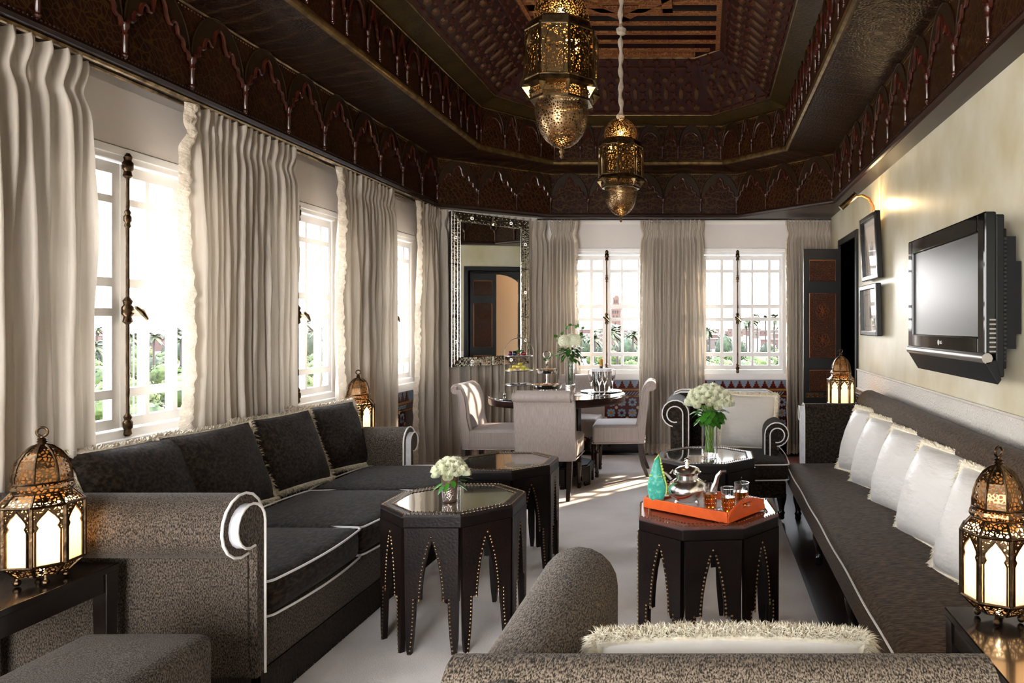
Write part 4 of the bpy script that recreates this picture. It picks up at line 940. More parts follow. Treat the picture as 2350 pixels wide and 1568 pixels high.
def make_pendant():
    r = thing('pendant_lantern', 'x', 'pendant lamp', group=None); o8 = pi/8; Rw = .172
    # local z = 0 at the finial tip
    b = MB(); b.lathe([(0, 0), (.006, .004), (.010, .012), (.005, .02), (.010, .028), (.014, .036), (.006, .044), (.018, .054)], 12); b.build('finial', m_brass, r)
    bowl = [(.018, .052), (.045, .062), (.075, .085), (.100, .120), (.117, .165), (.125, .215), (.126, .265)]
    b = MB(); b.shell(bowl, 40); b.build('pierced_bowl', m_pierceB, r)
    b = MB(); b.tube([(.128*cos(a*pi/16), .128*sin(a*pi/16), .266) for a in range(32)], .005, 6, closed=True); b.build('bowl_rim', m_brass, r)
    b = MB(); b.shell([(.128, .262), (.150, .262), (.150, .272)], 8, rot=o8); b.build('lower_flange', m_brass, r, smooth=False)
    b = MB(); b.shell([(.146, .272), (.158, .285), (.158, .305), (.146, .322)], 8, rot=o8); b.build('pierced_belt', m_pierceP, r, smooth=False)
    b = MB(); b.shell([(.146, .320), (.178, .330), (Rw, .350), (Rw, .354)], 8, rot=o8)
    for k in range(8): a = o8 + 2*pi*k/8; b.add([(.15*cos(a-.1), .15*sin(a-.1), .322), (.15*cos(a+.1), .15*sin(a+.1), .322), (.186*cos(a), .186*sin(a), .318), (.176*cos(a), .176*sin(a), .345), (.15*cos(a), .15*sin(a), .27)], [(0, 2, 3), (2, 1, 3), (0, 4, 2), (1, 2, 4)])
    b.build('upper_flange', m_brass, r, smooth=False)
    side = 2*Rw*sin(o8); w = side/2; ap = Rw*cos(o8)
    b = MB(); b.box(-w + .006, w - .006, -.001, .001, .352, .585); pp = b.build('pierced_panel', m_pierceP, None, smooth=False); COL.objects.unlink(pp)
    aw = w*.62; ar = [(aw, .36), (aw, .47), (aw*1.12, .485), (aw*1.05, .515), (aw*.7, .548), (0, .572)]
    b = MB(); b.tube([(-x, -.003, z) for x, z in ar] + [(x, -.003, z) for x, z in reversed(ar[:-1])], .004, 5); b.tube([(-w+.006, -.002, .355), (w-.006, -.002, .355)], .004, 5); b.tube([(-w+.006, -.002, .583), (w-.006, -.002, .583)], .004, 5); am = b.build('arch_moulding', m_brass, None); COL.objects.unlink(am)
    for k in range(8):
        M = Matrix.Rotation(2*pi*k/8, 4, 'Z') @ Matrix.Translation((0, -ap, 0))
        for q in (pp, am): d = dup(q, r, (0, 0, 0)); d.matrix_local = M
    b = MB()
    for k in range(8): a = o8 + 2*pi*k/8; b.tube([(Rw*cos(a), Rw*sin(a), .352), (Rw*cos(a), Rw*sin(a), .588)], .007, 6)
    b.build('frame', m_brass, r)
    b = MB(); b.shell([(Rw + .004, .586), (Rw + .004, .594), (.158, .600), (.156, .625), (.140, .640), (.130, .645)], 8, rot=o8); b.build('collar', m_brass, r, smooth=False)
    b = MB(); b.shell([(.128, .642), (.130, .68), (.122, .725), (.104, .762), (.072, .792), (.03, .81), (.012, .814)], 36); b.build('pierced_dome', m_pierceP, r)
    b = MB(); b.ball((0, 0, .70), .016, 10, 7); b.build('bulb', m_bulb, r)
    b = MB(); pts = []; rad = []
    for i in range(60):
        z = .80 + i*.0165; pts.append((.004*sin(z*30), .004*cos(z*24), z)); rad.append(.017 + .005*sin(z*55) + (.012 if i in (1, 2) else 0) + (.02 if i in (41, 42, 43) else 0) - (.006 if i in (39, 40) else 0))
    b.tube(pts, rad, 8); b.build('fabric_cord_cover', m_ruff, r)
    plight(r, 'pendant_light', (0, 0, .66), 5, r=.02); plight(r, 'pendant_light', (0, 0, .46), 1.2, r=.02); return r
pe = make_pendant(); pe.location = (-.69, 3.42, 2.148); pe['label'] = 'large pierced brass pendant lantern hanging nearest the viewer'
copy_tree(pe, (-.672, 5.62, 2.158), R(22.5), 'farther pierced brass pendant lantern on a white fabric-covered cord')

# ================================================================ MIRROR
M0 = Vector((-2.352, 6.60)); M1 = Vector((-1.799, 7.259)); md = (M1 - M0); MW = md.length; ang = math.atan2(md.y, md.x); MH = 1.44
mi = thing('wall_mirror', 'tall etched mirror with silvered glass frame on the angled corner', 'mirror', (M0.x, M0.y, .965), ang)
mi.rotation_euler = (0, 0, ang)
b = MB(); b.box(.005, MW - .005, .01, .03, .005, MH - .005); b.build('backing', m_blackm, mi, smooth=False)
bw = .092
b = MB(); b.box(bw, MW - bw, -.002, .01, bw, MH - bw); b.build('mirror_glass', m_mirror, mi, smooth=False)
def bp_(poly, nm='bevelled_panel'):
    b = MB(); c = Vector((sum(p[0] for p in poly)/len(poly), sum(p[1] for p in poly)/len(poly)))
    inn = [Vector(p) + (c - Vector(p)).normalized()*.016 for p in poly]; n = len(poly)
    b.add([(p[0], .008, p[1]) for p in poly] + [(p[0], -.004, p[1]) for p in poly] + [(p.x, -.013, p.y) for p in inn], [(i, (i+1) % n, n+(i+1) % n, n+i) for i in range(n)] + [(n+i, n+(i+1) % n, 2*n+(i+1) % n, 2*n+i) for i in range(n)] + [tuple(range(2*n, 3*n))])
    return b.build(nm, m_bev, mi, smooth=False)
def rosette(x, z):
    b = MB()
    for k in range(8): b.ball((.013*cos(k*pi/4), -.016, .013*sin(k*pi/4)), .006, 6, 4, (1, .5, 1))
    b.ball((0, -.018, 0), .006, 6, 4); b.build('glass_rosette', m_silver, mi, loc=(x, 0, z))
cuts = [0, .33, .665, 1]
for s in (0, 1):
    X = (lambda x: x) if s == 0 else (lambda x: MW - x)
    for i in range(3):
        z0, z1 = cuts[i]*MH + .002, cuts[i+1]*MH - .002
        bp_([(X(0), z0), (X(bw), max(z0, bw)), (X(bw), min(z1, MH - bw)), (X(0), z1)][::1 if s == 0 else -1]); rosette(X(bw/2), (z0+z1)/2)
for s in (0, 1):
    Z = (lambda z: z) if s == 0 else (lambda z: MH - z)
    for i in range(2):
        x0, x1 = MW/2*i + .002, MW/2*(i+1) - .002
        bp_([(x0, Z(0)), (x1, Z(0)), (min(x1, MW - bw), Z(bw)), (max(x0, bw), Z(bw))][::1 if s == 0 else -1]); rosette((x0+x1)/2, Z(bw/2))
b = MB()
for d in (.004, .03, .064, .090):
    b.tube([(d, -.014, d), (MW-d, -.014, d), (MW-d, -.014, MH-d), (d, -.014, MH-d)], .0028, 5, closed=True)
b.build('glass_beading', m_silver, mi)
b = MB()
for d in (.016, .077):
    per = [((d, d), (MW-d, d)), ((MW-d, d), (MW-d, MH-d)), ((MW-d, MH-d), (d, MH-d)), ((d, MH-d), (d, d))]
    for A, B_ in per:
        A, B_ = Vector(A), Vector(B_); k = int((B_-A).length/.045)
        for i in range(k): p = A + (B_-A)*(i+.5)/k; b.stud((p.x, -.012, p.y), (0, -1, 0), .0065)
b.build('mirror_studs', m_silver, mi)

# ================================================================ DOOR, PICTURES, TV
def leafdoor(name, label, loc, rot, w=.36, h=2.09):
    r = tag(thing(name, label, 'door', loc, rot), label, 'door', kind='structure')
    b = MB(); b.box(0, w, 0, .045, .01, h); b.build('leaf', m_door, r, smooth=False, bevel=.003)
    for z0, z1 in ((1.78, 1.98), (1.04, 1.66), (.72, .92), (.42, .60), (.08, .36)):
        b = MB()
        for s, y in ((1, -.004), ): b.box(.055, w - .055, y, .002, z0, z1); b.box(.055, w - .055, .043, .049, z0, z1)
        p = b.build('painted_panel', m_tgl, r, smooth=False)
        b = MB()
        for y in (-.006, .051): b.tube([(.055, y, z0), (w-.055, y, z0), (w-.055, y, z1), (.055, y, z1)], .004, 5, closed=True)
        b.build('gilt_moulding', m_copper, p)
        if z1 - z0 > .5:
            b = MB()
            for cz in (z0 + .17, z1 - .17):
                for y in (-.006, ):
                    for q in range(8):
                        a = q*pi/4; b.tube([(w/2 + .035*cos(a) + .03*cos(t), y, cz + .035*sin(a)*1.15 + .03*sin(t)) for t in [i*pi/5 for i in range(10)]], .0013, 4, closed=True)
            b.build('gilt_medallion', m_copper, p)
    b = MB(); b.box(.02, w - .02, -.006, .0, .655, .70); b.box(.02, w-.02, .045, .051, .655, .70)
    st2 = b.build('metal_strap', m_bronze, r, smooth=False)
    b = MB()
    for z in (.665, .690):
        for i in range(7): b.stud((.04 + i*(w-.08)/6, -.006, z), (0, -1, 0), .007); b.stud((.04 + i*(w-.08)/6, .051, z), (0, 1, 0), .007)
    b.build('strap_studs', m_copper, st2)
    b = MB(); b.tube([(.035 + .02*cos(a), -.018 - .004*sin(a), .50 + .024*sin(a)) for a in [i*pi/8 for i in range(16)]], .003, 6, closed=True); b.stud((.035, -.0, .527), (0, -1, 0), .01); b.build('ring_handle', m_copper, r)
    return r
leafdoor('door_1', 'blue-black painted door leaf standing open beside the end curtain', (.935, DY1 - .05, 0), 0)
leafdoor('door_2', 'blue-black painted door leaf closed within the doorway', (WR + .06, DY0 + .37, 0), -pi/2)
b = MB(); b.box(WR - .02, WR + .2, DY0 - .06, DY0, 0, DH + .06); b.box(WR - .02, WR + .2, DY1, DY1 + .05, 0, DH + .06); b.box(WR - .02, WR + .2, DY0, DY1, DH, DH + .06)
df = struct(b.build('door_frame', m_door, smooth=False, bevel=.004), 'blue-black frame of the doorway in the plaster wall', 'door frame')
b = MB(); P_ = [(DY0, DH), (DY1, DH), (DY1, 1.75)] + [((DY0+DY1)/2 + .38*cos(R(a)), 1.75 + .33*sin(R(a))) for a in range(0, 181, 12)] + [(DY0, 1.75)]
b.prism(P_, WR + .14, WR + .17, 'x'); b.build('arched_head', m_door, df, smooth=False)
b = MB(); b.box(.72, 1.22, 6.0, 7.35, .0, .008); tag(b.build('kilim_rug', mat('kilim', L(170, 92, 66), .9, col2=L(70, 52, 60), scale=22, stretch=(1, .3, 1), tex='wave', lo=.3, hi=.5), smooth=False), 'small red striped kilim rug by the doorway', 'rug')

def picture(label, y0, y1, z0, z1, lean):
    w, h = y1 - y0, z1 - z0
    r = thing('framed_picture', label, 'picture', (WR - .035, y1, z0), (R(0), 0, -pi/2)); r.rotation_euler = Matrix.Rotation(-pi/2, 3, 'Z').to_4x4().to_euler()
    r.rotation_euler = (R(lean), 0, -pi/2)
    f = .038; b = MB()
    # local x along -Y world, local y outward to wall, z up
    for x0, x1, q0, q1 in ((0, f, 0, h), (w-f, w, 0, h), (f, w-f, 0, f), (f, w-f, h-f, h)): b.box(x0, x1, -.03, .012, q0, q1)
    b.build('frame', m_framed, r, smooth=False, bevel=.006)
    b = MB(); b.box(f - .01, w - f + .01, .0, .01, f - .01, h - f + .01); b.build('mount', m_art, r, smooth=False)
    b = MB(); k = .035; b.tube([(f + k, -.001, f + k), (w-f-k, -.001, f+k), (w-f-k, -.001, h-f-k), (f+k, -.001, h-f-k)], .0012, 4, closed=True); 
    cx, cz = w/2, h*.45
    for i in range(9): b.tube([(cx - .05 + .012*i + rnd.uniform(-.01, .01), -.001, cz - .05 + rnd.uniform(0, .02)), (cx - .045 + .011*i, -.001, cz + .02 + rnd.uniform(0, .05))], .0016, 4)
    b.build('ink_drawing', m_blackm, r)
    b = MB(); b.box(f, w - f, -.012, -.009, f, h - f); b.build('picture_glass', m_pane, r, smooth=False)
    return r
picture('upper framed drawing under the brass picture lamp', 5.20, 5.73, 1.70, 2.19, 2.5)
picture('lower framed drawing above the carved chest', 5.22, 5.80, 1.275, 1.665, 1.5)
pl = thing('picture_lamp', 'brass picture lamp arching over the upper framed drawing', 'wall lamp', (WR - .01, 5.42, 2.19))
b = MB()
for y in (-.02, .02): b.tube([(-.03, y, .0), (-.035, y, .06), (-.07, y, .12), (-.12, y, .145), (-.17, y, .135), (-.20, y, .115)], .0045, 6)
b.build('arm', m_copper, pl)
b = MB(); b.tube([(-.17, 0, .145), (-.28, 0, .045)], .022, 14); b.tube([(-.165, 0, .15), (-.17, 0, .145)], .028, 14); b.build('lamp_head', m_brass, pl)
plight(pl, 'picture_light', (-.12, 0, .08), 2.2, (1, .72, .38), .02)
b = MB(); b.tube([(-.03, 0, -.02), (-.03, 0, .03)], .01, 8); b.build('bracket', m_brass, pl)
sw = thing('light_switch', 'small dark metal light switch beside the doorway', 'light switch', (WR - .012, 6.03, 1.43))
b = MB(); b.box(0, .012, -.04, .04, 0, .075); b.build('plate', m_bronze, sw, smooth=False, bevel=.002); b = MB(); b.box(-.008, 0, -.018, .018, .02, .055); b.build('toggle', m_blackm, sw, smooth=False)

tv = thing('television', 'black flat television on the plaster wall', 'television', (1.10, 2.85, 1.12), 0)
TW, TH = 1.08, .69     # local y = length along wall, x toward the wall
b = MB()
for y0, y1, z0, z1 in ((0, .075, .12, TH), (TW - .075, TW, .12, TH), (.075, TW - .075, TH - .075, TH), (.075, TW - .075, .12, .19)): b.box(0, .05, y0, y1, z0, z1)
b.build('bezel', m_black, tv, smooth=False, bevel=.008)
b = MB(); b.box(.012, .04, .07, TW - .07, .185, TH - .07); b.build('screen', m_screen, tv, smooth=False)
b = MB(); b.tube([(.012, .0, .105), (.012, TW, .105)], .022, 10); b.build('silver_strip', m_grey, tv)
b = MB(); b.prism([(.0, .09), (.05, .10), (.07, .02), (.055, .0)], 0, TW, 'y'); 
b.v = [(x, y, z) for (x, y, z) in b.v]; b.build('speaker_bar', m_blackm, tv, smooth=False, bevel=.004)
b = MB(); b.box(.05, .085, .01, TW - .01, .03, TH - .01); b.box(.085, .115, .06, TW - .06, .06, TH - .06); hs = b.build('rear_housing', m_blackm, tv, smooth=False, bevel=.006)
b = MB()
for k in range(30): b.box(.084, .112, .055, .0605, .09 + k*.017, .099 + k*.017)
b.build('vent_slots', m_black, hs, smooth=False)
b = MB(); b.box(.115, .16, .08, .9, .14, .60); b.box(.16, .19, .10, .6, .2, .5); b.build('wall_bracket', m_blackm, tv, smooth=False)
b = MB()
for k in range(8): b.box(.02, .045, -.003, .001, .13 + k*.018, .136 + k*.018)
b.build('side_buttons', m_grey, tv, smooth=False)
def text(s, size, name, m, parent, loc, rot, ext=.0008):
    c = bpy.data.curves.new(name, 'FONT'); c.body = s; c.size = size; c.extrude = ext; c.align_x = 'CENTER'; c.align_y = 'CENTER'
    t_ = bpy.data.objects.new(name, c); COL.objects.link(t_); bpy.context.view_layer.update(); me = bpy.data.meshes.new_from_object(t_); bpy.data.objects.remove(t_)
    o = bpy.data.objects.new(name, me); COL.objects.link(o); me.materials.clear(); me.materials.append(m); o.parent = parent; o.location = loc; o.rotation_euler = rot; return o
b = MB(); b.prism(ngon(20, .013, 0, (.56, .155)), -.002, .0, 'x'); b.build('logo_disc', m_grey, tv, smooth=False)
text('LG', .022, 'logo_lettering', m_white, tv, (-.002, .525, .155), (pi/2, 0, -pi/2))

# ================================================================ FLOWERS
def rose_mesh(seed, r0=.024, openn=1.0, nb=17):
    rr = random.Random(seed); b = MB()
    for k in range(nb):
        f = k/(nb-1); a0 = k*2.4; rad = r0*(.18 + .82*f)*openn; h = r0*(1.55 - .35*f); span = 1.3 + .5*f; lean = .1 + .5*f*openn
        def g(u, v):
            t = (u - .5)*2; a = a0 + t*span*(.75 if v < .99 else .62)
            rr_ = rad*(.35 + .65*sin(v*pi*.55)) + lean*r0*.45*max(0, v-.7)*(1)
            z = h*v*(1 - .12*t*t) - (r0*.3*f)*max(0, v - .75)
            return (rr_*cos(a), rr_*sin(a), z + .002*sin(a*5 + seed))
        b.grid(g, 5, 4)
    b.ball((0, 0, r0*.3), r0*.55, 6, 4)
    return b
def leaf_poly(b, p, d, up, l, wd):
    d = Vector(d).normalized(); s = d.cross(Vector(up)).normalized(); n = s.cross(d); p = Vector(p)
    rows = [(0, .05), (.25, .8), (.55, 1), (.8, .6), (1, .03)]; vs = []
    for t, q in rows:
        c = p + d*l*t - n*(l*.28*t*t); vs += [c - s*wd*q + n*wd*.22*q, c, c + s*wd*q + n*wd*.22*q]
    b.add(vs, [(i*3+j, i*3+j+1, i*3+j+4, i*3+j+3) for i in range(4) for j in (0, 1)])
roses = []
for i in range(4):
    o = rose_mesh(i, .022, 1.0).build('rose', m_rose, auto=None); COL.objects.unlink(o); roses.append(o)
def bouquet(name, label, loc, n, R_, H0, H1, sc, leaves, stems, leafm=m_leaf, lw=.022):
    r = thing(name, label, 'flowers', loc); rr = random.Random(n)
    for k in range(n):
        f = (k + .5)/n; th = math.acos(1 - f*.98); a = k*2.39996
        d = Vector((sin(th)*cos(a), sin(th)*sin(a), cos(th))); p = Vector((d.x*R_, d.y*R_, H0 + d.z*(H1 - H0)))
        q = dup(roses[k % 4], r, p, None, (sc*rr.uniform(.9, 1.1),)*3); q.rotation_euler = d.lerp(Vector((0, 0, 1)), .35).to_track_quat('Z', 'Y').to_euler()
    for k in range(leaves):
        a = rr.uniform(0, 2*pi); t = rr.uniform(.0, 1); p = Vector((cos(a)*R_*.5*(1-t*.4), sin(a)*R_*.5*(1-t*.4), H0 - .01 - t*(.085 if stems else .02))); d = Vector((cos(a), sin(a), rr.uniform(-.6, .5)))
        b = MB(); leaf_poly(b, (0, 0, 0), d, (0, 0, 1), rr.uniform(.05, .075), lw*rr.uniform(.8, 1.1)); b.build('leaf', leafm, r, loc=p)
    if stems:
        for k in range(stems):
            a = k*2.4; q = math.sqrt((k+.5)/stems); p0 = (.030*q*cos(a+2.2), .030*q*sin(a+2.2), .018); p1 = (.026*q*cos(a+1), .026*q*sin(a+1), .13); p2 = (.05*q*cos(a), .05*q*sin(a), H0 + .01)
            b = MB(); b.tube([p0, p1, p2], .0032, 5); b.build('stem', m_stem, r)
    return r
def vase_cyl(name, label, loc, r1, h, t=.004, prof=None):
    b = MB(); n = 32; pr = prof or [(0, 0), (r1, 0), (r1, h), (r1 - t, h), (r1 - t, .014), (0, .014)]
    b.lathe(pr, n); o = tag(b.build(name, m_glass), label, 'vase'); o.location = loc; return o
zt_ = .5865
vase_cyl('glass_vase', 'clear cylinder vase of white roses on the far right octagonal table', (.016, 4.24, zt_), .046, .235)
bouquet('rose_bouquet', 'tall bouquet of white roses with green leaves in the glass vase', (.016, 4.24, zt_ + .002), 46, .112, .285, .385, 1.3, 64, 26, lw=.028)
b = MB(); b.lathe([(0, 0), (.028, 0), (.030, .004), (.039, .128), (.036, .128), (.028, .01), (0, .01)], 28)
cup = tag(b.build('flower_cup', mat('bronzed_cup', L(118, 92, 80), .3, .7, col2=L(140, 116, 100), scale=60, bump=.5, bscale=70, bdist=.003)), 'small bronzed cup holding white roses on the near left table', 'cup'); cup.location = (-1.125, 3.15, zt_ - .001)
b = MB(); b.lathe([(.0305, .01), (.0365, .075), (.0365, .079), (.030, .012)], 28); b.build('engraved_band', mat('engraved_silver', L(160, 146, 138), .3, 1, bump=.8, bscale=110, bdist=.004, btex='edge'), cup)
bouquet('rose_posy', 'low dome of white roses filling the small bronzed cup', (-1.125, 3.15, zt_ + .065), 24, .054, .045, .098, 1.0, 14, 0, lw=.012)

# ================================================================ TRAY AND TEA
TR = Vector((-.013, 3.03, zt_)); ta = math.atan2(-.25, .347)
tr = thing('serving_tray', 'orange leather tray with handles on the red-topped octagonal table', 'tray', TR, ta)
tw, td = .213, .135
b = MB(); b.box(-tw, tw, -td, td, 0, .006); b.build('tray_base', m_orange, tr, smooth=False)
for s in (-1, 1): b = MB(); b.box(-tw, tw, s*td - .005, s*td + .005, 0, .042); b.build('tray_side', m_orange, tr, smooth=False, bevel=.002)
for s in (-1, 1):
    top = [(-td, .042), (-td*.85, .042)] + [(-td*.6 + td*1.2*i/10, .044 + .028*sin(pi*(.12 + .76*i/10))) for i in range(11)] + [(td*.85, .042), (td, .042)]
    hole = [(.04*cos(a) if abs(cos(a)) < .5 else (.028 + .012*abs(cos(a)))*(1 if cos(a) > 0 else -1), .047 + .010*sin(a)) for a in [i*pi/8 for i in range(16)]]
    b = MB(); xs = s*tw; n = 16
    outer = []
    import bisect
    def ray(a):
        c, q = cos(a), sin(a); best = 9
        poly = [(-td, 0)] + top + [(td, 0)]
        for i in range(len(poly)):
            (x1, y1), (x2, y2) = poly[i], poly[(i+1) % len(poly)]; y1 -= .047; y2 -= .047
            den = c*(y2-y1) - q*(x2-x1)
            if abs(den) < 1e-9: continue
            t = (x1*(y2-y1) - y1*(x2-x1))/den; u = (x1*q - y1*c)/den
            if t > 0 and -1e-6 <= u <= 1+1e-6: best = min(best, t)
        return (c*best, .047 + q*best)
    A_ = sorted([i*2*pi/32 for i in range(32)] + [math.atan2(z-.047, y) % (2*pi) for y, z in [(-td, 0), (td, 0), (-td, .042), (td, .042)]])
    outr = [ray(a) for a in A_]; inn = [((.04*cos(a)), .047 + .0095*sin(a)) if abs(sin(a)) < .3 else (max(-.032, min(.032, .0095*cos(a)/abs(sin(a))*3)), .047 + .0095*(1 if sin(a) > 0 else -1)) for a in A_]
    m_ = len(A_); vs = []
    for x in (xs - .005, xs + .005):
        vs += [(x, y, z) for y, z in outr] + [(x, y, z) for y, z in inn]
    fs = []
    for i in range(m_):
        j = (i+1) % m_; fs += [(i, j, m_+j, m_+i), (2*m_+i, 3*m_+i, 3*m_+j, 2*m_+j), (i, 2*m_+i, 2*m_+j, j), (m_+i, m_+j, 3*m_+j, 3*m_+i)]
    b.add(vs, fs); b.build('tray_handle_end', m_orange, tr, smooth=False)
def on(px, pz, base=.0065): 
    """tray-local to world"""
    v = Matrix.Rotation(ta, 3, 'Z') @ Vector((px, pz, 0)); return (TR.x + v.x, TR.y + v.y, TR.z + base)
b = MB(); b.grid(lambda u, v: (-.19 + .385*u, -.12 + .24*v, .0015 + .003*noise.noise(Vector((u*5, v*5, 0))) + (.03*max(0, u-.85)/.15*max(0, v - .5))), 20, 14)
cl = tag(b.build('tray_cloth', m_linen), 'white linen cloth lining the orange tray', 'napkin'); cl.location = on(0, 0, .011); cl.rotation_euler.z = ta; s_ = cl.modifiers.new('s', 'SOLIDIFY'); s_.thickness = .002
# teapot
def wpos(px, py, h):  # world point from a photo reading at known height
    Z = (CH - h)*F/(py - VY); return ((px - VX)*Z/F, Z)
ux, uy = wpos(1577, 1160, .60)
tp = thing('teapot', 'polished silver teapot on small feet on the orange tray', 'teapot', (ux, uy + .0, zt_ + .011), 0); tp.scale = (1.22, 1.22, 1.12)
b = MB(); b.lathe([(0, .018), (.03, .018), (.052, .03), (.066, .052), (.068, .07), (.060, .088), (.044, .100), (.038, .104), (.038, .118), (.046, .122), (.048, .128), (.038, .134)], 28); b.build('body', m_silver, tp)
b = MB(); b.lathe([(.046, .128), (.042, .138), (.028, .147), (.010, .151), (.006, .154), (.010, .160), (.012, .166), (.006, .170), (.009, .176), (.0, .182)], 24); b.build('lid', m_silver, tp)
for k in range(4):
    a = pi/4 + k*pi/2; b = MB(); b.tube([(.045*cos(a), .045*sin(a), .03), (.055*cos(a), .055*sin(a), .014), (.048*cos(a), .048*sin(a), .0)], [.007, .005, .006], 6); b.build('foot', m_silver, tp)
b = MB(); b.tube([(.055, -.005, .055), (.085, -.008, .06), (.098, -.01, .085), (.105, -.012, .115), (.118, -.014, .132), (.134, -.016, .134)], [.013, .012, .009, .0075, .0065, .005], 8); b.build('spout', m_silver, tp)
b = MB(); b.tube([(-.055, 0, .10), (-.075, 0, .125), (-.098, 0, .125), (-.108, 0, .095), (-.10, 0, .06), (-.08, 0, .04), (-.062, 0, .04)], .0055, 7); b.tube([(-.042, 0, .12), (-.05, 0, .135), (-.058, 0, .122)], .004, 6); b.build('handle', m_silver, tp)
hx, hy = ux - .128, uy + .0
gm = thing('pot_holder', 'teal brocade pot holder hanging on the teapot handle', 'pot holder', (hx, hy, zt_ + .012))
prof_h = [(-.004, .004), (.022, .01), (.034, .045), (.036, .075), (.026, .11), (.016, .145), (.012, .175), (.006, .19), (-.010, .17), (-.022, .13), (-.034, .09), (-.036, .06), (-.030, .03)]
b = MB(); n = len(prof_h); cxh = 0
def ringh(y, k): return [((x - 0)*k, y, .09 + (z - .09)*k) for x, z in prof_h]
b.add(ringh(-.016, .72) + ringh(-.010, .93) + ringh(.0, 1) + ringh(.010, .93) + ringh(.016, .72), [(j*n+i, j*n+(i+1) % n, (j+1)*n+(i+1) % n, (j+1)*n+i) for j in range(4) for i in range(n)] + [tuple(range(n-1, -1, -1)), tuple(range(4*n, 5*n))])
b.build('padded_body', m_teal, gm, auto=70); gm.scale = (1.1, 1.1, 1.12)
b = MB(); b.tube([(x + .002, 0, z) for x, z in prof_h[2:9]], .0035, 5); b.tube([(-.03, -.012, .118), (.022, -.014, .112)], .003, 5)
for k in range(6): b.ball((.030 - k*.0028, -.004, .105 + .011*k), .0055, 6, 4)
b.build('lime_trim', m_lime, gm)
def tea_glass(i, label, px, py):
    x, y = wpos(px, py, .605); loc = (x, y, zt_ + .013)
    g = thing('tea_glass', label, 'glass', loc); g.scale = (1.05, 1.05, 1.2)
    b = MB(); b.lathe([(0, 0), (.022, 0), (.024, .004), (.0300, .088), (.0285, .088), (.0225, .012), (0, .012)], 24); b.build('glass_body', m_glass, g)
    b = MB(); b.lathe([(0, .0125), (.0223, .0125), (.0266, .058), (0, .058)], 24); b.build('tea', m_tea, g)
    b = MB()
    for z, r_ in ((.028, .0262), (.043, .0272)):
        for k in range(18):
            if k % 6 != 5: a = 2*pi*k/18; b.stud((r_*cos(a), r_*sin(a), z), (cos(a), sin(a), 0), .0019)
    b.build('gilt_dots', m_silver, g)
    b = MB(); b.lathe([(0, 0), (.022, 0), (.044, .006), (.045, .008), (.022, .0035), (0, .003)], 28); s = tag(b.build('saucer', m_glass), label.replace('tea glass', 'glass saucer under the tea'), 'saucer'); s.location = (x, y, zt_ + .0095)
    return g
tea_glass(0, 'tea glass nearest the silver teapot spout', 1630, 1168); tea_glass(1, 'tea glass at the front of the orange tray', 1671, 1177); tea_glass(2, 'tea glass farthest right on the tray, by the napkin', 1702, 1163)
x, y = wpos(1733, 1152, .60); b = MB(); b.box(-.03, .03, -.035, .035, 0, .006); b.box(-.028, .03, -.033, .035, .006, .011); q = tag(b.build('folded_napkin', m_linen, smooth=False, bevel=.002), 'folded white napkin at the right end of the orange tray', 'napkin'); q.location = (x, y, zt_ + .012); q.rotation_euler = (0, 0, ta + .3)

# ================================================================ DINING TABLE SETTING
TZ = .766
def tpx(px, py): return wpos(px, py, TZ)
sx0, sy0 = tpx(1191, 908)
ts = thing('cake_stand', 'three-tier silver stand with arched handle on the dining table', 'cake stand', (sx0, sy0, TZ), R(8))
tier = (.085, .205, .325)
b = MB()
for s in (-1, 1): b.tube([(s*.118, 0, .03), (s*.118, 0, .36)], .0035, 6)
b.tube([(.118*cos(R(a)), 0, .36 + .12*sin(R(a))) for a in range(0, 181, 12)], .0035, 6); b.tube([(.016*cos(a), 0, .498 + .016*sin(a)) for a in [i*pi/6 for i in range(12)]], .003, 6, closed=True)
b.build('arched_handle', m_silver, ts)
for s in (-1, 1):
    b = MB(); b.ball((s*.118, 0, .011), .011, 8, 6); b.tube([(s*.118, 0, .015), (s*.118, 0, .035)], .006, 6); b.build('foot', m_silver, ts)
for s in (-1, 1): b = MB(); b.ball((s*.04, -.03, .011), .010, 8, 6); b.tube([(s*.04, -.03, .015), (s*.04, -.03, .085)], .005, 6); b.build('foot', m_silver, ts)
for z in tier:
    b = MB(); b.lathe([(0, z), (.06, z), (.112, z + .010), (.113, z + .012), (.06, z + .004), (0, z + .004)], 32); b.build('tier_plate', m_china, ts)
    b = MB(); b.tube([(.116*cos(a*pi/12), .116*sin(a*pi/12), z + .006) for a in range(24)], .0025, 5, closed=True); b.build('tier_ring', m_silver, ts)
def at_stand(dx, dy, z): return (sx0 + dx, sy0 + dy, TZ + z)
m_mac = [mat('macaron_yellow', L(206, 186, 40), .6), mat('macaron_lime', L(190, 198, 60), .6), mat('macaron_tan', L(200, 156, 92), .6)]
m_cream2 = mat('macaron_filling', L(226, 212, 180), .6)
macs = [(-.06, -.03, 0, 0), (-.015, -.05, 0, 2), (.035, -.045, 0, 0), (.07, -.02, 0, 1), (-.04, .0, .022, 0), (.0, -.02, .022, 0), (.04, -.01, .022, 1), (.05, .02, .0, 0), (.012, -.01, .044, 0)]
posw = ['on the outer left', 'at the front left', 'at the front', 'at the far right', 'on the left of the second layer', 'in the middle of the second layer', 'on the right of the second layer', 'behind on the right', 'topmost']
